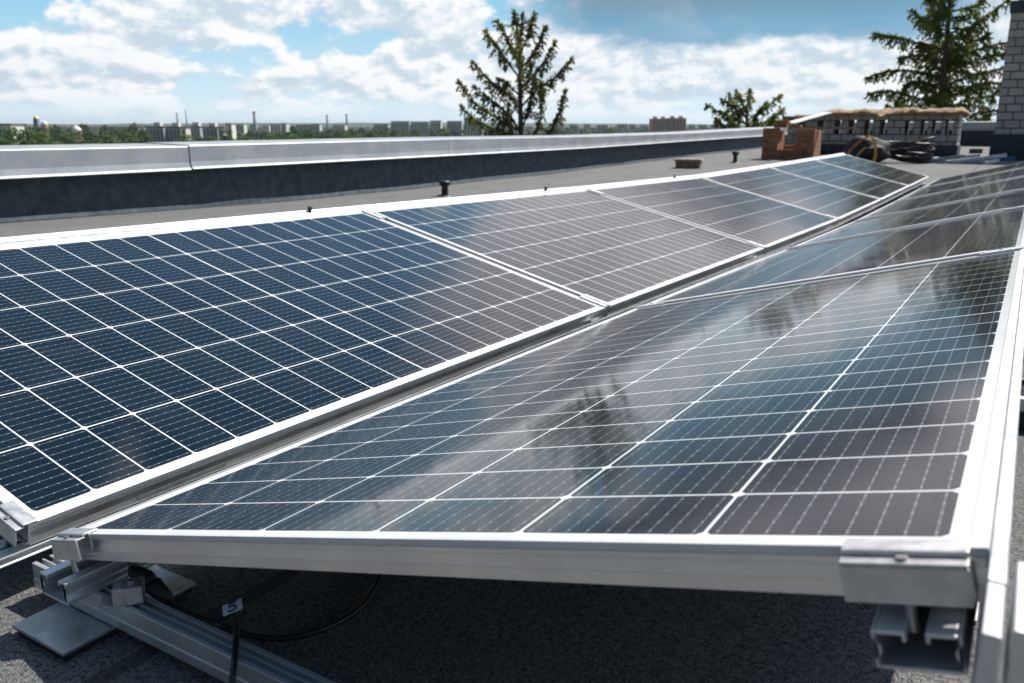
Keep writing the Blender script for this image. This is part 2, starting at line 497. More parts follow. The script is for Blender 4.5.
m_, t = mat('town_ground', (0.06, 0.09, 0.035), 0.95)
v = objco(t)
c = t.mix(t.smooth(t.noise(v, 0.012, 6), 0.4, 0.6), (0.055, 0.085, 0.03), (0.09, 0.115, 0.045))
c = t.mix(t.smooth(t.noise(v, 0.004, 5), 0.52, 0.62), c, (0.17, 0.165, 0.15))
t.l.new(c, t.b.inputs['Base Color'])
M_GROUND = m_
g = MB()
g.add([(-9000, -9000, GZ), (9000, -9000, GZ), (9000, 9000, GZ), (-9000, 9000, GZ)], [(0, 1, 2, 3)])
tag(g.build('ground', M_GROUND), 'wide town ground far below the roof', 'ground', kind='structure')

# low wooded ridge closing the horizon
M_HILL = varied('wooded_ridge', (0.030, 0.050, 0.036), (0.048, 0.070, 0.042), 0.01, 0.95)
hb = MB(); NH = 240
rows = []
for k, (rad, hh) in enumerate(((2600, 0), (3300, 0.75), (3900, 1.0), (5200, 0.6), (6500, 0))):
    for i in range(NH):
        a = 2*math.pi*i/NH
        h = 17 + 17*(0.6+0.5*noise.noise(Vector((math.cos(a)*3, math.sin(a)*3, 1.3)))) + 3.5*noise.noise(Vector((math.cos(a)*22, math.sin(a)*22, k*2.0)))
        hb.v.append((rad*math.cos(a), rad*math.sin(a), GZ-1+h*hh))
for k in range(4):
    for i in range(NH):
        j = (i+1) % NH
        hb.f.append((k*NH+i, k*NH+j, (k+1)*NH+j, (k+1)*NH+i)); hb.mi.append(0)
tag(hb.build('hills', M_HILL, smooth=True), 'low wooded ridge along the horizon', 'hills', kind='structure')

# the flat roof we stand on: one granulated sheet following the falls, on its block
rb = MB()
ys = [-6 + i*0.5 for i in range(71)]
RX0, RX1 = -5.9, 9.0
xs = [RX0 + (RX1-RX0)*i/30 for i in range(31)]
for y in ys:
    for x in xs:
        rb.v.append((x, y, rz(y)+0.006*noise.noise(Vector((x*0.7, y*0.7, 0)))-(0.0 if x > -4.6 else -0.0)))
nx = len(xs)
for i in range(len(ys)-1):
    for j in range(nx-1):
        rb.f.append((i*nx+j, i*nx+j+1, (i+1)*nx+j+1, (i+1)*nx+j)); rb.mi.append(0)
tag(rb.build('roof_deck', M_ROOF, smooth=True), 'grey granulated bitumen flat roof under the solar panels', 'roof', kind='structure')
wb = MB(); wb.box(RX0+0.02, RX1-0.02, ys[0]+0.02, ys[-1]-0.02, GZ, -0.42)
M_RENDER = varied('grey_render', (0.40, 0.39, 0.37), (0.46, 0.45, 0.43), 1.0, 0.9)
tag(wb.build('building_block', M_RENDER), 'grey rendered block that carries the flat roof', 'building', kind='structure')

# ------------------------------------------------------------------ parapets
def parapet(label, run, horiz, along, thick, flip):
    """run: stations (s, lip z, cap top z); along 'y' (wall face at x=horiz) or 'x' (face at y=horiz)"""
    if along == 'y':
        base = Vector((horiz, run[0][0], rz(run[0][0])))
    else:
        base = Vector((run[0][0], horiz, rz(horiz)))
    e = empty('parapet_wall', base, label, 'parapet', None)
    def tr(s, out, z):                          # out: distance outward from the wall face
        return Vector((horiz-out, s, z)) - base if along == 'y' else Vector((s, horiz+out, z)) - base
    up = MB()
    N = 60
    S = [run[0][0] + (run[-1][0]-run[0][0])*i/N for i in range(N+1)]
    T1 = [(a, b) for a, b, c_ in run]
    vs = []
    for i, s in enumerate(S):
        fl = rz(s) if along == 'y' else rz(horiz)
        wv = 0.012*noise.noise(Vector((s*1.3, 5.1, horiz)))
        fo = 0.03*noise.noise(Vector((s*0.9, 1.1, horiz)))
        z1 = interp(T1, s)
        vs += [tr(s, -0.03+fo, fl+0.010), tr(s, -0.022+fo*0.8, fl+0.016), tr(s, 0.0+wv, fl+0.05), tr(s, 0.01+wv, z1+0.03), tr(s, thick, z1+0.03), tr(s, thick, fl-0.4), tr(s, -0.03+fo, fl-0.1)]
    fs = []
    for i in range(N):
        for k in range(7):
            j = (k+1) % 7
            fs.append((i*7+k, (i+1)*7+k, (i+1)*7+j, i*7+j))
    fs += [tuple(range(7)), tuple(N*7+k for k in range(7))]
    up.add(vs, fs)
    up.build('bitumen_upstand', M_UPSTAND, e, smooth=False)
    for (s0, l0, c0), (s1, l1, c1) in zip(run, run[1:]):
        cb = MB(); n = 8
        prof = None; V = []; F = []
        for i in range(n+1):
            f = i/n; s = s0+0.004+(s1-s0-0.008)*f
            l = l0+(l1-l0)*f; c_ = c0+(c1-c0)*f
            b_ = 0.006*noise.noise(Vector((s*2.3, 9.0, c0)))
            sec = [(-0.090, l-0.012), (-0.072, l+0.002), (-0.062+b_*0.4, l+0.05), (-0.0615+b_*0.5, (l+c_)/2), (-0.061, c_-0.006), (-0.055, c_), (thick*0.55, c_+0.012+b_), (thick+0.03, c_+0.018),
                   (thick+0.03, c_-0.09), (thick+0.022, c_-0.09), (thick+0.022, c_+0.010), (-0.045, c_-0.010), (-0.055, l+0.004), (-0.085, l-0.018)]
            V += [tr(s, o, z) for o, z in sec]
        m = 14
        for i in range(n):
            for k in range(m):
                j = (k+1) % m
                F.append((i*m+k, (i+1)*m+k, (i+1)*m+j, i*m+j))
        F += [tuple(range(m)), tuple(n*m+k for k in range(m))]
        cb.add(V, F)
        cb.build('metal_cap', M_SHEET, e)
    return e
parapet('long grey metal capped parapet with black bitumen upstand beside the left panels',
        [(-5.5, 0.14, 0.335), (-1.5, 0.145, 0.34), (4.35, 0.132, 0.318), (4.36, 0.137, 0.325), (8.2, 0.141, 0.332), (12.1, 0.152, 0.322), (17.2, 0.20, 0.345), (22.8, 0.245, 0.42), (27.75, 0.30, 0.47)], -5.40, 'y', 0.52, False)
parapet('short grey capped parapet closing the far end of the roof behind the brick vents',
        [(-5.35, 0.38, 0.60), (-1.6, 0.38, 0.60), (2.4, 0.38, 0.60), (8.9, 0.38, 0.60)], 27.75, 'x', 0.5, False)

# ------------------------------------------------------------------ solar panels
PW, PLEN, PT = 0.997, 1.746, 0.034
GAP = 0.0226
INSET = 0.0045
TL, TR = R(14.07), R(14.62)
PITCHY = 1.755+GAP
PROF_K = [(-0.2, 0.0), (1, 0.0), (2, -0.0021), (3, 0.0038), (4, 0.0366), (6.2, 0.1218)]
def prof(y, s): return s*y + interp(PROF_K, y/PITCHY)

def panel_template():
    root = empty('solar_panel')
    f = MB()
    a, b, lip = PW/2, PLEN/2, 0.0105
    for s in (-1, 1):                      # long sides run the full length, short sides butt between them
        x0, x1 = (a-lip, a) if s > 0 else (-a, -a+lip)
        f.box(x0, x1, -b, b, -0.0068, 0, 1)
        xs0, xs1 = (a-0.0022, a) if s > 0 else (-a, -a+0.0022)
        f.box(xs0, xs1, -b, b, -PT, -0.0068)
        f.box(a-0.026 if s > 0 else -a+0.0022, a-0.0022 if s > 0 else -a+0.026, -b, b, -PT, -PT+0.002)
        f.prism([(s*(a-0.0008), -0.0118), (s*(a+0.0001), -0.0118), (s*(a+0.0016), -0.0225), (s*(a-0.0008), -0.0232)], [(-b, 0, 0), (b, 0, 0)])
        y0, y1 = (b-lip, b) if s > 0 else (-b, -b+lip)
        f.box(-a+lip, a-lip, y0, y1, -0.0068, -0.0002, 1)
        ys0, ys1 = (b-0.0022, b) if s > 0 else (-b, -b+0.0022)
        f.box(-a+0.0022, a-0.0022, ys0, ys1, -PT, -0.0068)
        f.prism([(s*(b-0.0008), -0.0118), (s*(b+0.0001), -0.0118), (s*(b+0.0016), -0.0225), (s*(b-0.0008), -0.0232)], [(-a, 0, 0), (a, 0, 0)], M=Matrix(((0, 1, 0, 0), (1, 0, 0, 0), (0, 0, 1, 0), (0, 0, 0, 1))))
        f.box(-a+0.0022, a-0.0022, b-0.026 if s > 0 else -b+0.0022, b-0.0022 if s > 0 else -b+0.026, -PT, -PT+0.002)
    f.build('frame', [M_ALU, M_LIP], root, bevel=0.0006)
    gl = MB()
    gl.box(-a+0.004, a-0.004, -b+0.004, b-0.004, -0.0062, -0.0016)
    gl.build('glass_cell_sheet', M_CELLS, root)
    return root
ORD = ['nearest', 'second', 'third', 'fourth', 'fifth', 'farthest']
proto = None
XL0, ZL0, YL0 = -0.0983, -0.016, 0.0056
SLL, SLR = p14, p15 = -0.0179, -0.022
def frame_pt(side, v, y, h):
    """a point of a row: v up the slope from the valley edge, y along the row, h above the panel face"""
    if side == 'right':
        return Vector((v*math.cos(TR)-h*math.sin(TR), y, prof(y, SLR)+v*math.sin(TR)+h*math.cos(TR)))
    return Vector((XL0-v*math.cos(TL)+h*math.sin(TL), y+YL0, ZL0+prof(y, SLL)+v*math.sin(TL)+h*math.cos(TL)))
def row_basis(side, y0, y1):
    o0, o1 = frame_pt(side, 0, y0, 0), frame_pt(side, 0, y1, 0)
    ey = (o1-o0).normalized()
    ex = (frame_pt(side, 1, y0, 0)-o0).normalized()
    if side == 'left': ex = -ex
    ez = ex.cross(ey).normalized(); ex = ey.cross(ez)
    return ex, ey, ez
for side in ('right', 'left'):
    for k in range(6):
        y0 = k*PITCHY+INSET; y1 = y0+PLEN
        ex, ey, ez = row_basis(side, y0, y1)
        c = (frame_pt(side, PW/2, y0, 0)+frame_pt(side, PW/2, y1, 0))/2
        c += Vector((random.uniform(-1, 1)*0.0012, 0, random.uniform(-1, 1)*0.0008)) if k else Vector((0, 0, 0))
        root = panel_template() if proto is None else copy_tree(proto)
        if proto is None: proto = root
        root.matrix_world = Matrix(((ex.x, ey.x, ez.x, c.x), (ex.y, ey.y, ez.y, c.y), (ex.z, ey.z, ez.z, c.z), (0, 0, 0, 1)))
        edge_ = 'sloping down to the valley from the parapet side' if side == 'left' else 'rising from the valley to the open roof side'
        tag(root, '%s framed dark solar panel of the %s row, %s' % (ORD[k], side, 'beside the parapet' if side == 'left' else 'away from the parapet'), 'solar panel', 'solar panels in the %s row' % side)
        if side == 'left' and k == 0:
            st = MB()                                    # pale maker's sticker on the valley side of the frame: faint print only
            st.box(PW/2+0.0010, PW/2+0.0016, -0.715, -0.555, -0.0310, -0.0225)
            st.build('sticker', M_STEEL, root)

# ------------------------------------------------------------------ rails
def rail(name, label, side, v0, section, y0, y1, mats=M_ALU_RAW, parts=(), group=None):
    sl = SLR if side == 'right' else SLL
    ysx = [y0] + [k*PITCHY for k in range(1, 6)] + [y1]
    o = empty(name, (0, 0, 0), label, 'mounting rail', group)
    o.location = Vector((frame_pt(side, v0, 0, 0).x, y0, rz(0)))
    for nm, polys in [('profile', section)] + list(parts):
        m = MB()
        for poly in polys:
            m.prism(poly, [(y - o.location.y, 0, frame_pt(side, v0, y-(YL0 if side == 'left' else 0), 0).z - o.location.z) for y in ysx])
        m.build(nm, mats, o, bevel=0.0008)
    return o
# valley rail: an open-topped channel with lips (section in x,z relative to the panel's valley edge)
def channel(x0, x1, z0, z1, t=0.0024, lipw=0.013, waist=0.005):
    """outline pieces of a lipped C rail: floor, two waisted walls, two lips"""
    zm = (z0+z1)/2; h = z1-z0
    out = []
    out.append([(x0+t+0.0002, z0), (x1-t-0.0002, z0), (x1-t-0.0002, z0+t), (x0+t+0.0002, z0+t)])
    out.append([(x0, z0), (x0+t, z0), (x0+t, zm-0.26*h), (x0+waist+t, zm-0.08*h), (x0+waist+t, zm+0.08*h), (x0+t, zm+0.24*h), (x0+t, z1), (x0, z1), (x0, zm+0.30*h), (x0+waist, zm+0.13*h), (x0+waist, zm-0.13*h), (x0, zm-0.32*h)])
    out.append([((x0+x1)-a, b) for a, b in reversed(out[1])])
    out.append([(x0+t+0.0002, z1-t), (x0+lipw, z1-t), (x0+lipw, z1-t-0.004), (x0+lipw+t, z1-t-0.004), (x0+lipw+t, z1), (x0+t+0.0002, z1)])
    out.append([((x0+x1)-a, b) for a, b in reversed(out[3])])
    return out
rail('mounting_rail', 'silver lipped rail under the valley edge of the right panel row', 'right', 0.0, channel(-0.004, 0.050, -0.0650, -0.0362), -0.036, 10.70, group='silver rails along the panel rows')
rail('mounting_rail', 'bright silver rail under the valley edge of the left panel row', 'left', 0.0, channel(-0.062, -0.006, -0.0480, -0.0352, lipw=0.022), -0.055, 10.70, group='silver rails along the panel rows')
# ridge rails: wide channel under the high edge plus an upstanding rib outside the panel edge
VR = PW
XR = frame_pt('right', PW, 0, 0).x
zr_ = 0.0
ridge_sec = [[(a*math.cos(TR)-b*math.sin(TR), a*math.sin(TR)+b*math.cos(TR)) for a, b in q] for q in channel(-0.064, -0.016, -0.0600, -0.0360, lipw=0.0165, waist=0.0022)]
rib = [[(0.0012, -0.068), (0.0105, -0.068), (0.0105, -0.0020), (0.0095, -0.0005), (0.0012, -0.0005)]]
rib_front = [[(0.0014, -0.062), (0.0103, -0.062), (0.0103, -0.0022), (0.0093, -0.0008), (0.0014, -0.0008)]]
rail('mounting_rail', 'silver ridge rail with a bright rib along the high edge of the right row', 'right', PW, ridge_sec, -0.032, 10.70, parts=[('ridge_rib', rib)], group='silver rails along the panel rows')
ribL = [[(-0.0016, -0.0005), (-0.0016, -0.068), (-0.044, -0.068), (-0.044, 0.0150), (-0.030, 0.0150), (-0.018, 0.0060), (-0.008, 0.0035)]]
o_lr = rail('mounting_rail', 'silver ridge rail along the high parapet side edge of the left row', 'left', PW, [[(-a, b) for a, b in reversed(q)] for q in ridge_sec], -0.046, 10.70, parts=[('ridge_rib', ribL)], group='silver rails along the panel rows')

left_ridge = o_lr
for yb in (1.53, 3.14, 4.9):
    q = frame_pt('left', PW, yb-YL0, 0)
    m = MB(); m.tube([(0, 0, 0), (0, 0, 0.013)], 0.006, 8); m.tube([(0, 0, 0.0131), (0.002, 0, 0.019)], 0.0085, 8)
    bo = m.build('bolt', M_RUBBER, left_ridge, smooth=False)
    bo.location = q+Vector((-0.024, 0, 0.008))-left_ridge.location

# cross rails on the roof under each joint, with two open slots on top, standing on pads
def cross_rail_template(far):
    o = empty('base_rail')
    m = MB()
    M = Matrix.Rotation(-math.pi/2, 4, 'Z')       # sweep along x
    W2, H, t_ = 0.0145, 0.0345, 0.0024
    pieces = [[(-W2+t_+.0002, 0), (W2-t_-.0002, 0), (W2-t_-.0002, t_), (-W2+t_+.0002, t_)],
              [(-W2-0.0012, 0), (-W2+t_, 0), (-W2+t_, H), (-W2, H), (-W2, 0.0135), (-W2-0.0012, 0.0125)],
              [(W2-t_, 0), (W2+0.0012, 0), (W2+0.0012, 0.0125), (W2, 0.0135), (W2, H), (W2-t_, H)],
              [(-W2+t_+.0002, H-t_), (-0.0085, H-t_), (-0.0085, H), (-W2+t_+.0002, H)],
              [(0.0085, H-t_), (W2-t_-.0002, H-t_), (W2-t_-.0002, H), (0.0085, H)],
              [(-0.0013, H-0.009), (0.0013, H-0.009), (0.0013, H-0.0006), (-0.0013, H-0.0006)],
              [(-W2+t_+0.0002, H-0.012), (W2-t_-0.0002, H-0.012), (W2-t_-0.0002, H-0.0092), (-W2+t_+0.0002, H-0.0092)]]
    for pz in pieces:
        m.prism(pz, [(-1.18 if far else -0.085, 0, 0), (1.62, 0, 0)], M=Matrix.Rotation(-math.pi/2, 4, 'Z'))
    m.build('profile', M_ALU_RAW, o, bevel=0.0007)
    return o
cr = None
RAIL_AT = ['under the front edge', 'under the first joint', 'under the second joint', 'under the third joint', 'under the fourth joint', 'under the fifth joint', 'under the far end']
for k in range(7):
    y = 0.011 if k == 0 else k*PITCHY-GAP/2+(0.03 if k == 6 else 0)
    o = cross_rail_template(k > 0) if k < 2 else copy_tree(cr)
    if k == 1: cr = o
    o.location = (0.0, y, rz(y)+0.0165 if k == 0 else frame_pt('right', 0, y, 0).z-0.1005)
    tag(o, 'slotted silver base rail lying across the roof %s of the panel rows' % RAIL_AT[k], 'base rail', 'base rails across the roof')

# pads under the base rail ends
def pad(x0, x1, y0, y1, label, rzed, skew=0.0):
    o = empty('rail_pad', ((x0+x1)/2, (y0+y1)/2, rz((y0+y1)/2)+0.001), label, 'pad', 'metal pads on the roof', rz=skew)
    hx, hy = (x1-x0)/2, (y1-y0)/2
    m = MB(); m.box(-hx, hx, -hy, hy, 0.0090, 0.0140); m.build('plate', M_STEEL, o, bevel=0.0008)
    m = MB(); m.box(-hx+0.004, hx-0.004, -hy+0.004, hy-0.004, 0.0, 0.0088); m.build('rubber_mat', M_RUBBER, o)
    return o
pad(-0.026, 0.082, -0.066, 0.116, 'square grey metal pad on the roof at the front left, under the base rail', 0, 0.0)
# ridge posts carrying the high rails
pp = None
for k in range(7):
    y = 0.011 if k == 0 else k*PITCHY-GAP/2+(0.03 if k == 6 else 0)
    for side in ('right', 'left'):
        if k == 0: y = 0.62
        top = frame_pt(side, PW-0.040, y, -0.060)
        zt = top.z-0.006
        zb = frame_pt('right', 0, y, 0).z-0.0655 if k else rz(y)+0.004
        o = empty('ridge_post', (frame_pt(side, PW-0.040, y, -0.060).x, y, zb), 'silver post between base rail and ridge rail of the %s row %s' % (side, RAIL_AT[k]), 'post', 'posts under the ridge rails')
        m = MB(); m.box(-0.018, 0.018, -0.02, 0.02, 0.004, zt-zb-0.002); m.build('shaft', M_ALU_RAW, o, bevel=0.001)
        m = MB(); m.box(-0.03, 0.03, -0.028, 0.028, 0, 0.0038); m.build('foot_plate', M_ALU_RAW, o)

# ------------------------------------------------------------------ clamps
def mid_clamp():
    o = empty('mid_clamp')
    m = MB()
    m.box(-0.045, 0.045, -0.022, -0.0045, 0.0008, 0.0042)
    m.box(-0.045, 0.045, 0.0045, 0.022, 0.0008, 0.0042)
    m.box(-0.045, 0.045, -0.0062, -0.0045, -0.024, 0.0008)
    m.box(-0.045, 0.045, 0.0045, 0.0062, -0.024, 0.0008)
    m.box(-0.045, 0.045, -0.0043, 0.0043, -0.003, -0.0002)
    m.build('clamp_plate', M_LIP, o, bevel=0.0006)
    b = MB(); b.tube([(0, 0, -0.002), (0, 0, 0.0035)], 0.0052, 12); b.tube([(0, 0, 0.0036), (0, 0, 0.0075)], 0.0038, 6)
    b.build('bolt', M_BOLT, o)
    return o
def end_clamp(wd):
    """a hollow angle clamp: hooked top flange on the frame, sloping outer wall, foot"""
    o = empty('end_clamp')
    M = Matrix.Rotation(-math.pi/2, 4, 'Z')       # section given as (across, z), swept along local x
    def sec(poly, mb):
        mb.prism([(a, b) for a, b in poly], [(-wd/2, 0, 0), (wd/2, 0, 0)], M=M)
    m = MB()
    sec([(0.0018, -0.0300), (0.0042, -0.0300), (0.0042, 0.0010), (0.0018, 0.0010)], m)          # wall against the frame
    sec([(-0.0085, 0.0006), (0.0090, 0.0006), (0.0090, 0.0032), (-0.0085, 0.0032)], m)          # top flange with hook on frame
    sec([(0.0090, -0.0030), (0.0212, -0.0030), (0.0212, -0.0006), (0.0090, -0.0006)], m)        # stepped shelf
    sec([(0.0090, -0.0005), (0.0112, -0.0005), (0.0112, 0.0032), (0.0090, 0.0032)], m)
    sec([(0.0190, -0.0262), (0.0214, -0.0262), (0.0212, -0.0031), (0.0188, -0.0031)], m)        # outer wall
    sec([(0.0042, -0.0300), (0.0080, -0.0300), (0.0080, -0.0275), (0.0042, -0.0275)], m)        # foot
    m.build('clamp_body', M_ALU_CLAMP, o, bevel=0.0007)
    b = MB()
    b.tube([(0, -0.0145, -0.045), (0, -0.0145, -0.001)], 0.0034, 10)
    b.tube([(0, -0.0150, -0.0005), (0, -0.0150, 0.0016)], 0.0036, 12)
    b.build('bolt', M_BOLT, o)
    return o
mc = None
NTH = ['first', 'second', 'third', 'fourth', 'fifth']
def set_mat(o, side, v, y, dy, flip=False):
    k = max(0, min(5, int(y/PITCHY)))
    ex, ey, ez = row_basis(side, k*PITCHY, k*PITCHY+PLEN)
    c = frame_pt(side, v, y+dy, 0)
    if flip: ex, ey = -ex, -ey
    o.matrix_world = Matrix(((ex.x, ey.x, ez.x, c.x), (ex.y, ey.y, ez.y, c.y), (ex.z, ey.z, ez.z, c.z), (0, 0, 0, 1)))
for side in ('right', 'left'):
    for j in range(1, 6):
        for v, nm in ((0.047, 'valley'), (0.947, 'ridge')):
            o = mid_clamp() if mc is None else copy_tree(mc)
            if mc is None: mc = o
            set_mat(o, side, v, j*PITCHY-GAP/2, 0)
            tag(o, 'silver mid clamp at the %s end of the %s joint of the %s panel row' % (nm, NTH[j-1], side), 'clamp', 'mid clamps between the panels')
jb = None
for j in range(1, 6):
    if jb is None:
        jb = empty('joint_bar'); o = jb
        m = MB(); m.box(-0.448, 0.452-0.055, -0.0125, 0.0125, 0.0009, 0.0062); m.build('cover', M_LIP, o, bevel=0.0015)
        m = MB(); m.box(-0.448, 0.397, -0.0016, 0.0016, -0.020, 0.0007); m.build('web', M_ALU, o)
    else:
        o = copy_tree(jb)
    set_mat(o, 'right', PW/2+0.022, j*PITCHY-GAP/2, 0)
    tag(o, 'bright aluminium bar covering the %s joint of the right panel row, counted from the front' % NTH[j-1], 'bar', 'bars over the joints of the right row')
ec = end_clamp(0.058); set_mat(ec, 'right', 0.022, 0, INSET)
tag(ec, 'hollow silver end clamp on the low front corner of the nearest right panel', 'clamp', 'end clamps on the panel ends')
o = copy_tree(ec); set_mat(o, 'left', 0.028, 0, INSET)
tag(o, 'silver end clamp on the front valley corner of the nearest left panel', 'clamp', 'end clamps on the panel ends')
o = copy_tree(ec); set_mat(o, 'left', 0.945, 0, INSET)
tag(o, 'silver end clamp on the high front corner of the nearest left panel', 'clamp', 'end clamps on the panel ends')
o = end_clamp(0.070); set_mat(o, 'right', 0.953, 0, INSET)
tag(o, 'large grey end clamp on the high front corner of the nearest right panel', 'clamp', 'end clamps on the panel ends')
for side in ('right', 'left'):
    for v, nm in ((0.047, 'valley'), (0.947, 'ridge')):
        o = copy_tree(ec); set_mat(o, side, v, 6*PITCHY-GAP, -INSET, True)
        tag(o, 'small far end clamp on the %s corner of the farthest panel of the %s row' % (nm, side), 'clamp', 'end clamps on the panel ends')

# bracket with a square hollow section bolted on the front base rail
BZ = rz(0.011)+0.0165+0.035
o = empty('rail_bracket', (0.104, 0.009, BZ), 'small square tube bracket bolted on the front base rail beside the black plugs', 'bracket', rz=0.0)
m = MB()
for a in ((-0.022, 0.022, -0.018, -0.0155, 0.001, 0.030), (-0.022, 0.022, 0.0155, 0.018, 0.001, 0.030), (-0.022, 0.022, -0.0154, 0.0154, 0.0275, 0.030), (-0.022, 0.022, -0.0154, 0.0154, 0.001, 0.0035)):
    m.box(*a)
m.box(-0.044, -0.0222, -0.018, 0.018, 0.0008, 0.0030)
m.build('tube_body', M_ALU_CLAMP, o, bevel=0.0007)
o.rotation_euler.z = R(48)
o.scale = (0.74, 0.74, 0.74)
m = MB(); m.tube([(0.004, 0.0, 0.030), (0.004, 0.0, 0.036)], 0.0052, 6); m.build('bolt', M_BOLT, o)
o = empty('ridge_bracket', (XR, -0.066, frame_pt('right', PW, 0, 0).z-0.068), 'bright upright plate bracket beside the front end of the right ridge rail', 'bracket')
m = MB(); m.prism(rib_front[0], [(-0.022, 0, 0.068), (0.0335, 0, 0.068)]); m.build('rib_end', M_ALU_RAW, o, bevel=0.0008)
m = MB(); m.box(0.0145, 0.0265, -0.012, 0.066, 0.026, 0.0675); m.build('plate', M_ALU_RAW, o, bevel=0.001)
m = MB(); m.box(0.0106, 0.0265, -0.012, 0.066, 0.0, 0.0024); m.box(0.0145, 0.0168, -0.012, 0.066, 0.0026, 0.0258); m.box(0.0242, 0.0265, -0.012, 0.066, 0.0026, 0.0258); m.box(0.0106, 0.0143, -0.012, 0.040, 0.034, 0.037); m.build('foot_channel', M_ALU_RAW, o, bevel=0.0006)

# ------------------------------------------------------------------ cables under and beside the panels
def cable(label, pts, r_=0.0032, name='cable', n=12, group=None):
    base = Vector(pts[0])
    m = MB(); m.tube([q-base for q in catmull(pts, n)], r_, 10)
    o = m.build(name, M_CABLE, smooth=True, loc=base)
    return tag(o, label, 'cable', group)
RZ0 = rz(0.1)
def gpt(px, py, z):
    d = FWD + RIGHT*((px-512)/FPX) - UP*((py-341.5)/FPX)
    return CAM + d*((z-CAM.z)/d.z)
zr0 = RZ0+0.005
cable('long black cable looping on the roof in the shade under the right panel',
      [gpt(168, 602, -0.078), gpt(182, 610, -0.088), gpt(213, 622, -0.100)]+[gpt(x, y, zr0) for x, y in ((250, 635), (285, 638), (320, 630), (349, 616), (367, 600), (380, 574))]+[gpt(384, 545, zr0)], 0.0038)
p0, p1, p2, p3 = gpt(131, 570, -0.040), gpt(146, 578, -0.050), gpt(158, 590, -0.060), gpt(172, 602, -0.074)
o = empty('cable_plug', p1, 'pair of black cable plugs lying over the bracket on the base rail', 'plug')
m = MB(); m.tube([p0-p1, p0.lerp(p1, .5)-p1, Vector((0, 0, 0)), p1.lerp(p2, .6)-p1], [0.007, 0.0095, 0.0105, 0.0090], 12); m.build('socket', M_RUBBER, o, smooth=True)
m = MB(); m.tube([p1.lerp(p2, .62)-p1, p2-p1, p2.lerp(p3, .6)-p1, p3-p1], [0.0115, 0.0105, 0.0085, 0.005], 12); m.build('plug_body', M_RUBBER, o, smooth=True)
cable('short black cable rising from behind the base rail to the plugs', [gpt(150, 548, -0.09), gpt(140, 556, -0.06), gpt(131, 569, -0.040)], 0.0036)
TAGP = gpt(236, 612, -0.036)
cable('upright black cable with a white marker flag in front of the base rail',
      [gpt(231, 715, -0.108), gpt(232, 688, -0.071), gpt(234, 664, -0.0575), gpt(236, 640, -0.055), TAGP+Vector((0.0005, 0, -0.006)), TAGP+Vector((-0.003, 0.002, 0.001)), TAGP+Vector((-0.012, 0.0, -0.004)), gpt(217, 626, -0.044)], 0.0036)
fl = empty('marker_flag', TAGP+Vector((-0.004, -0.001, 0.0052)), 'small white marker flag with a blue curl wrapped on the upright cable', 'cable marker')
fl.rotation_euler = (R(28), R(-20), R(44))
m = MB(); m.box(-0.0112, 0.0112, -0.0066, 0.0066, -0.0007, 0.0007); m.build('flag', M_FLAG, fl, bevel=0.0003)
m = MB()
arc = [(0.0044, 0.0040), (-0.0022, 0.0040), (-0.0027, 0.0008), (0.0010, 0.0013), (0.0034, -0.0008), (0.0028, -0.0032), (-0.0006, -0.0042), (-0.0038, -0.0030)]
m.tube([Vector((a*1.25, b*1.2, 0.0009)) for a, b in arc], 0.0012, 6); m.build('printed_curl', M_INK, fl)
# right of the ridge
cable('black cable crossing the roof to the right of the ridge rail, upper of two', [(0.90, 1.78, -0.165), (1.02, 1.74, -0.10), (1.15, 1.66, -0.14), (1.4, 1.5, -0.165)], 0.007)
cable('black cable crossing the roof to the right of the ridge rail, lower of two', [(0.90, 1.64, -0.165), (1.02, 1.60, -0.13), (1.15, 1.52, -0.16), (1.45, 1.38, -0.165)], 0.009)
cable('thin black cable climbing to the ridge rail at the right edge', [(1.03, 2.6, -0.18), (1.04, 2.4, -0.06), (1.02, 2.2, 0.06)], 0.004)
o = empty('loose_rail', (1.3, 1.57, rz(1.57)), 'bright aluminium bar lying on the roof right of the ridge, in front of the cables', 'rail offcut')
m = MB(); m.box(-0.42, 0.42, -0.012, 0.012, 0.045, 0.075); m.build('bar', M_ALU_RAW, o, bevel=0.001)
for q_ in (-0.27, 0.27):
    m = MB(); m.box(q_-0.03, q_+0.03, -0.02, 0.02, 0.0, 0.0445); m.build('block', M_RUBBER, o)

# ------------------------------------------------------------------ small things on the roof by the parapet
def vent(x, y, h, r_, label):
    o = empty('roof_vent', (x, y, rz(y)), label, 'vent', 'black roof vents')
    m = MB(); m.tube([(0, 0, 0), (0, 0, h*0.75)], [r_*0.8, r_*0.72], 20); m.build('pipe', M_RUBBER, o, smooth=False)
    m = MB(); m.tube([(0, 0, h*0.66), (0, 0, h*0.72), (0, 0, h*0.92), (0, 0, h*0.98), (0, 0, h)], [r_*0.95, r_*1.25, r_*1.25, r_*1.05, r_*0.6], 20); m.build('cap', M_RUBBER, o)
    m = MB(); m.tube([(0, 0, 0.0), (0, 0, 0.012)], [r_*1.9, r_*1.6], 20); m.build('flange', M_RUBBER, o)
vent(-4.44, 6.88, 0.165, 0.048, 'black capped vent pipe standing before the long parapet, nearer one')
vent(-3.75, 14.96, 0.21, 0.05, 'black vent pipe beside the orange brick chimney, farther one')
o = empty('stone_block', (-3.98, 13.15, rz(13.15)), 'small brown capped block on the roof before the long parapet', 'block', rz=R(12))
m = MB(); m.box(-0.20, 0.20, -0.14, 0.14, 0.0, 0.11); m.build('body', M_WOOD, o, bevel=0.01)
m = MB(); m.box(-0.225, 0.225, -0.16, 0.16, 0.112, 0.15); m.build('top_slab', M_MORTAR, o, bevel=0.01)

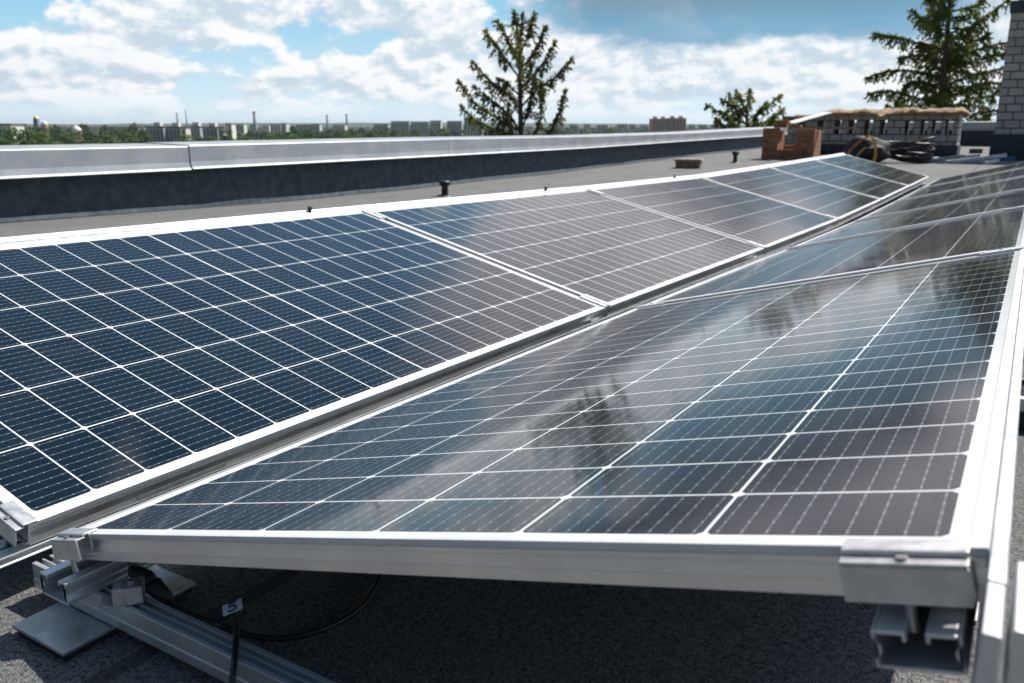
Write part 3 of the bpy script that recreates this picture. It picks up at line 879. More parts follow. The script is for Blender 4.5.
# ------------------------------------------------------------------ orange brick chimney with a notch
CX, CY = -3.66, 16.35
o = empty('brick_chimney', (CX, CY, rz(CY)), 'low broken orange brick chimney with a square notch in its top', 'chimney')
H = 0.60; WX = 0.98
m = MB()
nx0, nx1, nz = 0.30, 0.62, 0.19
m.box(0, WX, 0, 0.12, 0, nz); m.box(0, nx0, 0, 0.12, nz+.001, H); m.box(nx1, WX, 0, 0.12, nz+.001, H-0.02)
m.box(0, 0.12, 0.121, 0.62, 0, H); m.box(WX-0.12, WX, 0.121, 0.62, 0, H-0.04)
m.box(0.121, WX-0.121, 0.50, 0.62, 0, nz+0.08)
m.box(0.18, nx0+0.001, 0.121, 0.499, 0.0, H-0.05)
m.build('brick_body', M_BRICK_RED, o, bevel=0.006)
m = MB()
for (a, b, c_, d, e, f) in ((0.20, 0.44, -0.01, 0.12, H+0.002, H+0.072), (0.26, 0.48, 0.02, 0.13, H+0.075, H+0.14), (0.30, 0.41, 0.16, 0.40, H+0.02, H+0.09), (0.42, 0.66, 0.20, 0.32, H+0.0, H+0.06)):
    M_ = Matrix.Rotation(random.uniform(-.12, .12), 4, 'Z')
    m.box(a, b, c_, d, e, f, M=M_)
m.build('loose_brick', M_BRICK_RED, o, bevel=0.008)
pk = MB(); pk.box(-0.52, 0.52, -0.06, 0.06, 0.0, 0.03)
pko = pk.build('wooden_plank', M_WOOD, bevel=0.004, loc=(CX+1.12, CY+0.30, rz(CY)+H-0.018))
pko.rotation_euler.z = R(12)
tag(pko, 'thin wooden plank lying across the orange chimney top', 'plank')

# ------------------------------------------------------------------ long white brick vent block
VX0, VX1, VY, VD = -3.92, -0.48, 19.3, 0.75
o = empty('brick_vent_block', (VX0, VY, rz(VY)), 'long white brick vent block with a row of openings and a tan foam roof', 'vent block')
VW = VX1-VX0
zb, z0, z1, zt = 0.22, 0.44, 0.74, 0.82
m = MB()
m.box(-0.03, VW+0.03, -0.03, VD+0.03, 0.0, zb); m.build('bitumen_base', M_UPSTAND, o, bevel=0.01)
m = MB()
ops = [(0.30, 0.16), (0.72, 0.16), (1.07, 0.16), (1.37, 0.17), (1.70, 0.18), (2.00, 0.15), (2.50, 0.17), (2.79, 0.14), (3.02, 0.17), (3.26, 0.15)]
for (ya, yb) in ((0.0, 0.12), (VD-0.12, VD)):
    m.box(0, VW, ya, yb, zb+.001, z0)
    m.box(0, VW, ya, yb, z1, zt)
    x = 0.0
    for (c_, wd) in [(q_, w_*0.95) for q_, w_ in ops]:
        m.box(x, c_-wd/2, ya, yb, z0+.001, z1-.001); x = c_+wd/2
    m.box(x, VW, ya, yb, z0+.001, z1-.001)
m.box(0, 0.12, 0.121, VD-0.121, zb+.001, zt); m.box(VW-0.12, VW, 0.121, VD-0.121, zb+.001, zt)
m.box(2.20, 2.32, 0.121, VD-0.121, zb+.001, zt)
m.build('brick_wall', M_BRICK_WHITE, o, bevel=0.006)
m = MB()
NX, NY = 70, 16
def foam(u, v_):
    x = -0.10 + (VW+0.24)*u; y = -0.16+(VD+0.32)*v_
    e_ = min(u*(VW+0.2), (1-u)*(VW+0.2), v_*(VD+0.3), (1-v_)*(VD+0.3))
    h = 0.020+0.075*min(1, e_/0.16)**0.6 + 0.07*noise.noise(Vector((x*2.2, y*2.2, 3))) + 0.04*noise.noise(Vector((x*8, y*8, 1))) + 0.02*noise.noise(Vector((x*20, y*20, 1))) - 0.17*max(0, min(1, (0.95-x)/0.95))
    y += 0.03*noise.noise(Vector((x*3, 7, v_*3)))
    return (x, y, zt+0.03+h)
vs = [foam(i/NX, j/NY) for i in range(NX+1) for j in range(NY+1)]
fs = [(i*(NY+1)+j, (i+1)*(NY+1)+j, (i+1)*(NY+1)+j+1, i*(NY+1)+j+1) for i in range(NX) for j in range(NY)]
m.add(vs, fs)
lo = len(m.v)
m.v += [(x, y, zt+0.002+0.02*noise.noise(Vector((x*4, y*4, 8)))) for (x, y, z) in vs]
m.f += [tuple(reversed([q+lo for q in f_])) for f_ in fs]; m.mi += [0]*len(fs)
for i in range(NX):
    for j in (0, NY):
        a, b = i*(NY+1)+j, (i+1)*(NY+1)+j
        m.f.append((a, b, b+lo, a+lo)); m.mi.append(0)
for j in range(NY):
    for i in (0, NX):
        a, b = i*(NY+1)+j, i*(NY+1)+j+1
        m.f.append((a, b, b+lo, a+lo)); m.mi.append(0)
m.build('foam_roof', M_FOAM, o, smooth=True)
# pale sheet leaning from the chimney side up to the roof end of the block
a, b = Vector((-3.40, 17.3, 0.53)), Vector((-3.05, 19.12, 0.76))
ax_ = (b-a); n_ = Vector((ax_.y, -ax_.x, 0)).normalized()*0.12
m = MB()
vs = [Vector((0, 0, 0))-n_, ax_-n_, ax_+n_, n_]
m.add([q for q in vs]+[q+Vector((0, 0, 0.02)) for q in vs], [(0, 1, 2, 3), (7, 6, 5, 4), (0, 4, 5, 1), (1, 5, 6, 2), (2, 6, 7, 3), (3, 7, 4, 0)])
tag(m.build('metal_sheet', M_SHEET_WHITE, loc=a), 'pale metal sheet leaning from the orange chimney onto the foam roof', 'sheet')

# ------------------------------------------------------------------ tall white brick chimney at the right
o = empty('tall_brick_chimney', (0.22, 18.0, rz(18)), 'tall white brick chimney with dark cap at the right edge', 'chimney')
m = MB(); m.box(-0.04, 1.3, -0.04, 0.9, 0, 0.47); m.build('bitumen_base', M_UPSTAND, o, bevel=0.01)
m = MB(); m.box(0, 1.26, 0, 0.86, 0.471, 2.62); m.build('brick_shaft', M_BRICK_WHITE, o, bevel=0.008)
m = MB(); m.box(-0.03, 1.29, -0.03, 0.89, 2.622, 2.82); m.box(0.08, 1.18, 0.08, 0.78, 2.822, 2.92); m.build('cap', M_UPSTAND, o, bevel=0.02)

# ------------------------------------------------------------------ tool bag, coil and offcuts at the end of the rows
BX = Vector((-1.62, 15.75, rz(15.75)))
o = empty('tool_bag', BX, 'black tool bag with yellow and orange straps behind the left row', 'bag')
m = MB()
N1, N2 = 22, 14
vs = []
for i in range(N1):
    th = 2*math.pi*i/N1
    for j in range(N2+1):
        ph = -math.pi/2+math.pi*j/N2
        x = 0.40*math.cos(ph)*math.cos(th); y = 0.25*math.cos(ph)*math.sin(th); z = 0.20+0.23*math.sin(ph)
        nz_ = 1+0.30*noise.noise(Vector((x*5, y*5, z*6)))
        vs.append((x*nz_, y*nz_, max(0.0, z*nz_)))
fs = [(i*(N2+1)+j, ((i+1) % N1)*(N2+1)+j, ((i+1) % N1)*(N2+1)+j+1, i*(N2+1)+j+1) for i in range(N1) for j in range(N2)]
m.add(vs, fs); m.build('bag_body', M_BAG, o, smooth=True)
def strap(pts, wd, name, mt):
    m = MB(); c_ = catmull(pts, 8); q = []
    for i, p_ in enumerate(c_):
        q += [p_+Vector((wd/2, 0, 0)), p_-Vector((wd/2, 0, 0)), p_+Vector((-wd/2, -0.012, 0.012)), p_+Vector((wd/2, -0.012, 0.012))]
    f = []
    for i in range(len(c_)-1):
        for k in range(4):
            j = (k+1) % 4
            f.append((i*4+k, i*4+j, (i+1)*4+j, (i+1)*4+k))
    m.add(q, f); m.build(name, mt, o)
strap([(-0.32, -0.26, 0.03), (-0.25, -0.25, 0.22), (-0.08, -0.20, 0.40), (0.02, -0.16, 0.46)], 0.04, 'orange_strap', M_ORANGE)
strap([(0.02, -0.17, 0.47), (0.12, -0.22, 0.40), (0.18, -0.27, 0.20), (0.17, -0.29, 0.04)], 0.045, 'yellow_strap', M_YELLOW)
strap([(-0.15, -0.28, 0.02), (-0.10, -0.27, 0.16), (0.0, -0.24, 0.28)], 0.03, 'yellow_strap', M_YELLOW)
cb = Vector((-1.0, 16.2, rz(16.2)))
m = MB()
for k in range(15):
    r_ = 0.30+random.uniform(-.03, .03); tx, ty = random.uniform(-.5, .5), random.uniform(-.5, .5)
    pts = [Vector((r_*1.25*math.cos(q), r_*0.8*math.sin(q), max(0.018, 0.03+0.022*k+tx*math.cos(q)*0.25+ty*math.sin(q)*0.25))) for q in [2*math.pi*i/24 for i in range(25)]]
    m.tube(pts, 0.017, 6)
tag(m.build('cable_coil', M_CABLE, smooth=True, loc=cb), 'black coil of cable lying beside the tool bag', 'cable coil')
m = MB(); m.box(-0.13, 0.13, -0.1, 0.1, 0, 0.10)
tag(m.build('brick', M_UPSTAND, bevel=0.01, loc=(-0.22, 21.3, rz(21.3))), 'single dark brick lying on the roof before the far parapet', 'brick')
random.seed(5)
offs = [(-0.66, 16.5, 0.34, 0.05, 0.9, 0.13, M_WHITE, 'white'), (-0.42, 16.9, 0.55, 0.04, 0.3, 0.16, M_STEEL, 'grey'), (-0.52, 16.2, 0.30, 0.06, -0.5, 0.05, M_STEEL, 'grey'),
        (-0.25, 17.3, 0.7, 0.05, 0.5, 0.10, M_ALU_RAW, 'silver'), (0.02, 16.6, 0.85, 0.05, 0.75, 0.04, M_ALU_RAW, 'silver'), (0.10, 16.4, 0.95, 0.05, 0.62, 0.11, M_STEEL, 'grey'),
        (0.22, 16.75, 0.6, 0.06, 0.2, 0.18, M_ALU_RAW, 'silver'), (0.30, 16.3, 0.5, 0.05, 1.2, 0.06, M_STEEL, 'grey'), (0.42, 16.7, 0.45, 0.07, 0.4, 0.10, M_BLUE, 'blue')]
OL = ['white bent offcut lying right of the cable coil', 'long grey offcut leaning up right of the cable coil', 'short grey offcut flat on the roof beside the cable coil', 'silver offcut farthest back before the white brick block',
      'silver rail offcut lying lowest in the heap before the tall chimney', 'longest grey offcut across the heap before the tall chimney', 'silver offcut tilted on top of the heap before the tall chimney', 'grey offcut crossing the heap before the tall chimney', 'blue offcut at the chimney side of the heap']
for (x, y, ln, th, rzz, tilt, mt, _), lb in zip(offs, OL):
    m = MB()
    s_ = th
    m.box(-ln/2, ln/2, -s_/2, -s_/2+0.012, 0, s_); m.box(-ln/2, ln/2, s_/2-0.012, s_/2, 0, s_); m.box(-ln/2, ln/2, -s_/2+.0125, s_/2-.0125, 0, 0.012)
    ob = m.build('rail_offcut', mt, bevel=0.003, loc=(x, y, rz(y)+0.005+abs(math.sin(tilt))*ln/2))
    ob.rotation_euler = (0, -tilt, rzz)
    tag(ob, lb, 'offcut', 'offcuts and scrap behind the rows')

# ------------------------------------------------------------------ conifers beyond the roof
def sprig(mb, p, d, ln, wd):
    """a tuft of needles: two crossed slender lozenges"""
    d = d.normalized(); a = d.orthogonal().normalized()
    a = Matrix.Rotation(random.uniform(0, math.pi), 3, d) @ a
    b = d.cross(a)
    for s in (a, b):
        mb.add([p, p+d*ln*0.45+s*wd, p+d*ln, p+d*ln*0.45-s*wd], [(0, 1, 2, 3)])
def limb(wood, leaf, path, r0, twig, dens, hang=0.8, fs=1.0, start=0.25, fill=1.0):
    pts = catmull(path, 6)
    n = len(pts)
    wood.tube(pts, [r0*(1-0.85*i/(n-1)) for i in range(n)], 6)
    L_ = sum((pts[i+1]-pts[i]).length for i in range(n-1))
    k = int(L_*dens)
    for i in range(k):
        t_ = start+(1-start)*(i+random.random())/k
        q = min(n-2, int(t_*(n-1))); f = t_*(n-1)-q
        p = pts[q].lerp(pts[q+1], f)
        dr = (pts[q+1]-pts[q]).normalized()
        side = Vector((random.uniform(-1, 1), random.uniform(-1, 1), random.uniform(-0.3, 0.3)))
        d0 = (dr*0.7+side*0.8+Vector((0, 0, -hang*random.uniform(0.2, 1.2)))).normalized()
        tl = twig*random.uniform(0.45, 1.1)*(1.1-0.75*t_)
        m_ = max(2, int(tl/(0.07*fs)))
        c_ = p.copy()
        for j in range(m_):
            d0 = (d0+Vector((0, 0, -0.22*hang))+Vector((random.gauss(0, .2), random.gauss(0, .2), random.gauss(0, .12)))).normalized()
            nx_ = c_+d0*(tl/m_)
            for _ in range(2):
                sprig(leaf, c_.lerp(nx_, random.random()), (d0+Vector((random.gauss(0, .45), random.gauss(0, .45), random.gauss(0, .35)))), random.uniform(0.09, 0.16)*fs, random.uniform(0.018, 0.032)*fs)
            c_ = nx_
    for i in range(int(L_*dens*2.2*fill)):
        t_ = start*0.8+(1-start*0.8)*random.random()
        q = min(n-2, int(t_*(n-1))); p = pts[q].lerp(pts[q+1], random.random())
        dr = (pts[q+1]-pts[q]).normalized()
        sprig(leaf, p, dr+Vector((random.gauss(0, .5), random.gauss(0, .5), random.gauss(0, .4))), random.uniform(0.10, 0.18)*fs, random.uniform(0.02, 0.035)*fs)
    for _ in range(5):
        dr = (pts[-1]-pts[-3]).normalized()
        sprig(leaf, pts[-1]-dr*0.05*fs, dr+Vector((random.gauss(0, .25), random.gauss(0, .25), random.gauss(0, .25))), 0.17*fs, 0.03*fs)

def tree_obj(name, label, base, wood, leaf, mleaf, group=None):
    o = empty(name, base, label, 'tree', group)
    wood.build('trunk', M_BARK, o, smooth=True)
    leaf.build('crown', mleaf, o)
    return o

# the spruce top left of centre: ascending limbs with hanging twigs
random.seed(11)
D1 = 24.0
b1 = at(520.5, 200, D1); b1.z = GZ
S1 = D1/FPX*1.02
def loc1(px, py, dp=0.0):
    q = at(px, py, D1)
    return q + HF*dp - b1
wood, leaf = MB(), MB()
top = loc1(521, 19)
wood.tube([Vector((0, 0, 0)), Vector((0.02, 0, (top.z)*0.5)), loc1(521, 135), loc1(520, 90), loc1(520, 55), loc1(521.5, 30)], [0.19, 0.13, 0.075, 0.06, 0.04, 0.012], 8)
def c6(x, y): return (440+x/4.88, y/4.88)
LIMBS = [[(392, 690), (300, 640), (190, 600), (95, 517)], [(392, 640), (330, 560), (250, 490), (170, 428)], [(390, 640), (300, 590), (180, 510), (85, 397)], [(390, 500), (300, 440), (230, 380), (158, 300)],
         [(388, 380), (320, 290), (270, 215), (222, 152)], [(388, 300), (340, 220), (310, 150), (283, 104)], [(390, 230), (378, 160), (372, 110), (362, 72)], [(395, 170), (400, 120), (405, 75)],
         [(398, 250), (430, 170), (445, 120), (460, 64)], [(398, 330), (450, 270), (485, 200), (516, 126)], [(398, 430), (470, 350), (525, 280), (562, 195)], [(398, 520), (480, 430), (570, 370), (637, 295)],
         [(398, 760), (520, 660), (580, 560), (617, 440)], [(398, 720), (470, 640), (495, 520), (493, 410)], [(392, 470), (340, 420), (320, 400), (285, 385)], [(396, 460), (430, 400), (440, 350), (445, 320)],
         [(398, 640), (430, 540), (450, 470), (462, 370)], [(390, 700), (345, 640), (330, 560), (345, 480)]]
for pth in LIMBS:
    tipdx = abs(pth[-1][0]-395)
    dps = random.choice((-1, 1))*random.uniform(0.2, 0.8)*(0.25+tipdx*0.0028)
    path = [loc1(*c6(*q), dps*(i/(len(pth)-1))) for i, q in enumerate(pth)]
    limb(wood, leaf, path, 0.03, 0.40, 21, hang=1.2, fs=0.95, start=0.22, fill=1.5)
for k in range(12):           # limbs going away from and towards us
    z = random.uniform(0.2, 0.95); py = 140-110*z
    ln = 1.5*(1-0.7*z)
    sgn = random.choice((-1, 1))
    s_ = random.uniform(-0.35, 0.35)*ln
    p0 = loc1(520.5, py); 
    path = [p0, p0+HF*sgn*ln*0.5+RIGHT*s_*0.4+Vector((0, 0, 0.1*ln)), p0+HF*sgn*ln+RIGHT*s_+Vector((0, 0, 0.45*ln))]
    limb(wood, leaf, path, 0.022, 0.30, 13, hang=1.0, fs=0.82)
for k in range(26):           # the hidden lower crown below the parapet line
    py = random.uniform(140, 300); a = random.uniform(0, 6.28); ln = random.uniform(1.7, 2.7)
    p0 = loc1(520.5, py); d = Vector((math.cos(a), math.sin(a), 0))
    limb(wood, leaf, [p0, p0+d*ln*0.5+Vector((0, 0, -0.1)), p0+d*ln+Vector((0, 0, -0.05))], 0.03, 0.4, 8, fs=1.1)
tree_obj('spruce_tree', 'tall spruce top with upswept drooping limbs behind the long parapet', b1, wood, leaf, M_NEEDLE, 'conifers behind the roof')

# small spruce top in the gap left of the brick vents
random.seed(23)
D2 = 31.0
b2 = at(747, 200, D2); b2.z = GZ
def loc2(px, py, dp=0.0): return at(px, py, D2)+HF*dp-b2
wood, leaf = MB(), MB()
wood.tube([Vector((0, 0, 0)), loc2(747, 170), loc2(747, 120), loc2(748, 96)], [0.16, 0.09, 0.05, 0.015], 8)
for pth in [[(746, 124), (730, 116), (712, 105)], [(746, 118), (735, 106), (727, 100)], [(746, 130), (725, 126), (718, 120)], [(747, 115), (745, 102), (742, 91)], [(747, 112), (752, 100), (756, 90)],
            [(748, 120), (762, 108), (775, 97)], [(748, 128), (765, 122), (783, 110)], [(748, 132), (770, 128), (778, 122)], [(747, 125), (738, 112), (734, 95)], [(747, 126), (757, 114), (764, 104)], [(747, 138), (735, 128), (722, 114)], [(747, 138), (765, 130), (772, 116)]]:
    dps = random.uniform(-0.8, 0.8)
    limb(wood, leaf, [loc2(*q, dps*i/(len(pth)-1)) for i, q in enumerate(pth)], 0.03, 0.42, 18, hang=0.9, fs=1.15, start=0.15, fill=1.4)
for k in range(14):
    py = random.uniform(100, 190); a = random.uniform(0, 6.28); ln = random.uniform(0.5, 1.2)*(0.4+0.6*min(1, (py-92)/40))
    p0 = loc2(747, py); d = Vector((math.cos(a), math.sin(a), 0.45))
    limb(wood, leaf, [p0, p0+d*ln*0.5+Vector((0, 0, -0.05)), p0+d*ln], 0.03, 0.42, 15, fs=1.15)
tree_obj('spruce_tree', 'small bushy spruce top over the parapet left of the brick vents', b2, wood, leaf, M_NEEDLE2, 'conifers behind the roof')

# big fir behind the brick block
random.seed(31)
D3 = 41.0
b3 = at(940, 200, D3); b3.z = GZ
def loc3(px, py, dp=0.0): return at(px, py, D3)+HF*dp-b3
wood, leaf = MB(), MB()
zt3 = loc3(944, -60)
wood.tube([Vector((0, 0, 0)), loc3(938, 150), loc3(940, 118), loc3(946, 50), loc3(950, 0), loc3(953, -70)], [0.34, 0.24, 0.20, 0.13, 0.09, 0.02], 8)
def c35(x, y): return (860+x/5.256, y/5.256)
L3 = [[(455, 210), (380, 160), (300, 120), (232, 118)], [(450, 260), (330, 230), (200, 195), (90, 175)], [(445, 420), (330, 380), (180, 370), (65, 405)], [(440, 560), (320, 520), (180, 480), (65, 490)],
      [(445, 340), (370, 300), (300, 290), (235, 300)], [(440, 480), (360, 440), (260, 440), (200, 560)], [(470, 330), (600, 260), (720, 230), (815, 190)], [(480, 150), (560, 150), (640, 90), (735, 10)],
      [(470, 440), (560, 400), (650, 380), (755, 350)], [(470, 560), (580, 520), (680, 500), (725, 430)], [(460, 640), (570, 600), (680, 580), (760, 545)], [(465, 300), (540, 240), (600, 210), (625, 190)],
      [(480, 80), (420, 40), (350, 20), (285, 10)], [(485, 60), (560, 40), (620, 20), (650, -30)], [(450, 380), (400, 340), (380, 260), (340, 225)], [(455, 600), (380, 600), (300, 560), (250, 540)],
      [(470, 510), (540, 470), (600, 440), (690, 450)], [(465, 380), (530, 340), (620, 310), (700, 290)], [(455, 160), (400, 130), (370, 90), (340, 40)], [(480, 200), (540, 190), (580, 160), (600, 110)],
      [(445, 640), (340, 620), (240, 600), (110, 560)], [(470, 650), (560, 650), (640, 640), (700, 610)]]
for pth in L3:
    dps = random.uniform(-1.6, 1.6)
    limb(wood, leaf, [loc3(*c35(*q), dps*i/(len(pth)-1)) for i, q in enumerate(pth)], 0.05, 0.9, 17, hang=0.9, fs=1.4, start=0.14, fill=2.0)
for k in range(60):
    py = random.uniform(-40, 125); a = random.uniform(0, 6.28); ln = random.uniform(0.5, 1.15)
    p0 = loc3(946-(py-50)*0.06, py)
    dd = HF*math.cos(a)+RIGHT*math.sin(a)
    limb(wood, leaf, [p0, p0+dd*ln*0.5+Vector((0, 0, 0.08)), p0+dd*ln+Vector((0, 0, random.uniform(-.2, .3)))], 0.03, 0.6, 10, hang=0.9, fs=1.6, start=0.1)
for k in range(22):
    py = random.uniform(-60, 135); a = random.uniform(0, 6.28); ln = (0.5+2.6*min(1, (py+70)/150))*random.uniform(0.6, 1.0)
    sc = 1.0
    p0 = loc3(946-(py-50)*0.06, py); d = Vector((math.cos(a), math.sin(a), 0))
    dd = HF*math.cos(a)*1.0+RIGHT*math.sin(a)*0.55
    limb(wood, leaf, [p0, p0+dd*ln*0.5+Vector((0, 0, 0.05)), p0+dd*ln+Vector((0, 0, random.uniform(-.2, .35)))], 0.045, 0.7, 10, hang=0.8, fs=1.35, start=0.15)
for k in range(24):
    py = random.uniform(140, 330); a = random.uniform(0, 6.28); ln = random.uniform(2.6, 4.0)
    p0 = loc3(939, py); d = Vector((math.cos(a), math.sin(a), 0))
    limb(wood, leaf, [p0, p0+d*ln*0.5, p0+d*ln+Vector((0, 0, -0.3))], 0.05, 0.8, 6, fs=1.8)
tree_obj('fir_tree', 'large dark green fir with spreading limbs behind the white brick block', b3, wood, leaf, M_NEEDLE2, 'conifers behind the roof')

# ------------------------------------------------------------------ the town: trees
def leafy(seed, h, wd, nl, leaf_size, mleaf, name='leafy_tree'):
    random.seed(seed)
    wood, leaf = MB(), MB()
    wood.tube([Vector((0, 0, 0)), Vector((0.1, 0.1, h*0.3)), Vector((0, 0.2, h*0.6))], [h*0.022, h*0.017, h*0.008], 7)
    lob = []
    for k in range(9):
        a = random.uniform(0, 6.28); rr = wd*0.5*random.uniform(0.15, 0.72); z = h*random.uniform(0.34, 0.86)
        rr *= 1.0-0.6*max(0, (z/h-0.55)/0.45)
        c_ = Vector((rr*math.cos(a), rr*math.sin(a), z)); lob.append((c_, wd*random.uniform(0.16, 0.30)))
        wood.tube([Vector((0, 0.1, h*0.28)), c_*0.6+Vector((0, 0, h*0.12)), c_], [h*0.010, h*0.006, h*0.002], 5)
    lob.append((Vector((0, 0, h*0.9)), wd*0.2))
    for (c_, r_) in lob:
        for _ in range(nl):
            u = Vector((random.gauss(0, 1), random.gauss(0, 1), random.gauss(0, 1))).normalized()
            p = c_+Vector((u.x*r_, u.y*r_, u.z*r_*0.8))*random.uniform(0.55, 1.08)
            nrm = (u+Vector((random.gauss(0, .6), random.gauss(0, .6), random.gauss(0, .6)))).normalized()
            a = nrm.orthogonal().normalized(); b = nrm.cross(a); s_ = leaf_size*random.uniform(0.6, 1.3)
            leaf.add([p+a*s_, p+b*s_*0.7, p-a*s_, p-b*s_*0.7], [(0, 1, 2, 3)])
    o = empty(name)
    wood.build('trunk', M_BARK, o, smooth=True); leaf.build('crown', mleaf, o)
    return o
protos = [leafy(101, 15.5, 12, 90, 0.55, M_LEAF), leafy(102, 16.5, 11, 90, 0.55, M_LEAF3), leafy(103, 14.0, 12, 90, 0.55, M_LEAF2), leafy(104, 16.0, 13, 90, 0.55, M_LEAF3)]
used = set()
def place_tree(kind, px, depth, sc, label, group):
    q = at(px, 126, depth)
    if kind not in used:
        o = protos[kind]; used.add(kind)
    else:
        o = copy_tree(protos[kind])
    o.location = (q.x, q.y, GZ); o.scale = (sc, sc, sc*random.uniform(0.94, 1.04)); o.rotation_euler = (0, 0, random.uniform(0, 6.28))
    tag(o, label, 'tree', group)
random.seed(77)
KL = ['mid green round tree', 'dull green tall tree', 'bright yellow green tree', 'dark bushy tree']
def zone(x0, x1, d0, d1, n, where, group, kinds, s0=0.85, s1=1.05):
    for i in range(n):
        k = random.choice(kinds)
        d = random.uniform(d0, d1)
        place_tree(k, x0+(x1-x0)*(i+random.random())/n, d, random.uniform(s0, s1), '%s %s' % (KL[k], where), '%s %s' % (KL[k]+'s', where))
zone(-60, 142, 190, 300, 22, 'in the wood left of the slab blocks', 'g', [0, 1, 2, 3], 0.82, 0.99)
zone(-40, 140, 330, 480, 16, 'far back in the wood left of the slab blocks', 'g', [0, 1, 3], 0.95, 1.08)
zone(226, 310, 260, 420, 14, 'right of the slab blocks and their white stair towers', 'g', [0, 2, 2, 1], 0.82, 0.98)
zone(288, 390, 380, 560, 20, 'before the long pale town blocks', 'g', [0, 1, 3], 0.85, 0.98)
zone(142, 480, 240, 330, 15, 'low close behind the parapet before the slab blocks', 'g', [0, 1, 2, 0], 0.80, 0.89)
place_tree(2, 357, 330, 0.93, 'single bright yellow green tree close behind the parapet before the pale blocks', 'single trees over the parapet')
zone(372, 470, 420, 620, 8, 'low before the pale blocks beside the spruce', 'g', [0, 1, 3], 0.74, 0.88)
zone(560, 720, 420, 700, 16, 'right of the spruce before the red block', 'g', [0, 1, 3], 0.80, 0.93)
place_tree(3, 611, 330, 0.98, 'single dark tree standing above the far roofs right of the spruce', 'single trees over the parapet')
place_tree(1, 444, 300, 1.0, 'single brownish dark treetop left of the spruce', 'single trees over the parapet')
for i, k in enumerate([0, 1, 2, 3]):
    if k not in used:
        place_tree(k, 100+i*9, 260, 0.9, KL[k]+' in the wood left of the slab blocks', KL[k]+'s in the wood left of the slab blocks')

# far woods between the town and the ridge: uncountable, one mass
random.seed(5)
m = MB()
for i in range(5200):
    px = random.uniform(-200, 1250); d = random.uniform(900, 2500)
    q = at(px, 126, d); h = random.uniform(6, 12)+4*noise.noise(Vector((q.x*0.01, q.y*0.01, 0)))+(d-900)*0.0022
    r_ = random.uniform(4, 9)
    a = random.uniform(0, 6.28)
    vs = [Vector((q.x+r_*math.cos(a+2*math.pi*k/5), q.y+r_*math.sin(a+2*math.pi*k/5), GZ+h*random.uniform(0.2, 0.55))) for k in range(5)]
    vs2 = [Vector((q.x+0.55*r_*math.cos(a+2*math.pi*k/5+.4), q.y+0.55*r_*math.sin(a+2*math.pi*k/5+.4), GZ+h*random.uniform(0.75, 1.0))) for k in range(5)]
    tp = Vector((q.x, q.y, GZ+h*1.08)); bt = [Vector((v_.x, v_.y, GZ-0.5)) for v_ in vs]
    m.add(bt+vs+vs2+[tp], [(k, (k+1) % 5, 5+(k+1) % 5, 5+k) for k in range(5)]+[(5+k, 5+(k+1) % 5, 10+(k+1) % 5, 10+k) for k in range(5)]+[(10+k, 10+(k+1) % 5, 15) for k in range(5)])
tag(m.build('far_woods', M_HILL), 'dark far treeline between the town and the ridge', 'woods', kind='stuff')

# ------------------------------------------------------------------ the town: buildings
M_SLAB = varied('grey_panel_facade', (0.36, 0.39, 0.42), (0.43, 0.46, 0.48), 0.15, 0.9)
M_SLABW = varied('white_panel_facade', (0.62, 0.60, 0.56), (0.70, 0.68, 0.64), 0.15, 0.9)
M_SLABP = varied('pale_facade', (0.46, 0.47, 0.47), (0.56, 0.56, 0.55), 0.1, 0.9)
M_REDB = varied('red_brick_facade', (0.46, 0.20, 0.13), (0.50, 0.23, 0.16), 0.1, 0.9)
M_WIN = varied('window_band', (0.13, 0.15, 0.17), (0.17, 0.19, 0.21), 0.5, 0.25)
M_TARROOF = varied('tar_roof', (0.10, 0.10, 0.10), (0.16, 0.16, 0.16), 0.3, 0.9)
M_GOLD = varied('gold_dome', (0.75, 0.52, 0.16), (0.80, 0.60, 0.22), 1.0, 0.3, 0.8)
M_BLUEW = varied('blue_wall', (0.16, 0.22, 0.33), (0.20, 0.26, 0.38), 0.5, 0.7)
M_STACK = varied('stack_concrete', (0.20, 0.21, 0.22), (0.28, 0.28, 0.29), 0.3, 0.9)
def block(px0, px1, py_top, depth, label, wallm, group=None, thick=12, floors=5, name='apartment_block', roof_bits=0, cols=8):
    a, b = at(px0, 126, depth), at(px1, 126, depth)
    wd = (b-a).length
    ztop = at((px0+px1)/2, py_top, depth).z
    h = ztop-GZ
    o = empty(name, (a.x, a.y, GZ), label, 'building', group, rz=YAW)
    m = MB(); m.box(0, wd, 0, thick, 0, h); m.build('wall', wallm, o)
    m = MB(); m.box(-0.3, wd+0.3, -0.3, thick+0.3, h+0.01, h+0.5); rf = m.build('roof', M_TARROOF, o)
    if roof_bits:
        m = MB()
        for k in range(roof_bits):
            x = wd*(k+0.5)/roof_bits
            m.box(x-1.6, x+1.6, thick*0.3, thick*0.6, h+0.51, h+2.4)
        m.build('lift_house', M_SLABW, rf)
    for c_ in range(cols):
        x0 = wd*(c_+0.24)/cols; x1 = wd*(c_+0.76)/cols
        m = MB(); m.box(x0, x1, -0.06, 0.05, h*0.08, h*0.93)
        m.build('window_strip', M_WIN, o)
    return o
G1 = 'grey slab blocks in a row'
block(145, 163, 127.2, 430, 'grey slab block at the left end of the row beside the wood', M_SLAB, G1, roof_bits=1, cols=5)
block(165, 180, 127.6, 433, 'grey slab block with white roof house, second from the wood', M_SLAB, G1, roof_bits=1, cols=4)
block(186.5, 199.5, 127.2, 436, 'grey slab block between two white stair towers', M_SLAB, G1, roof_bits=1, cols=4)
block(202, 217, 127.8, 430, 'grey slab block at the right end of the row', M_SLAB, G1, roof_bits=1, cols=4)
G2 = 'white stair towers by the slab blocks'
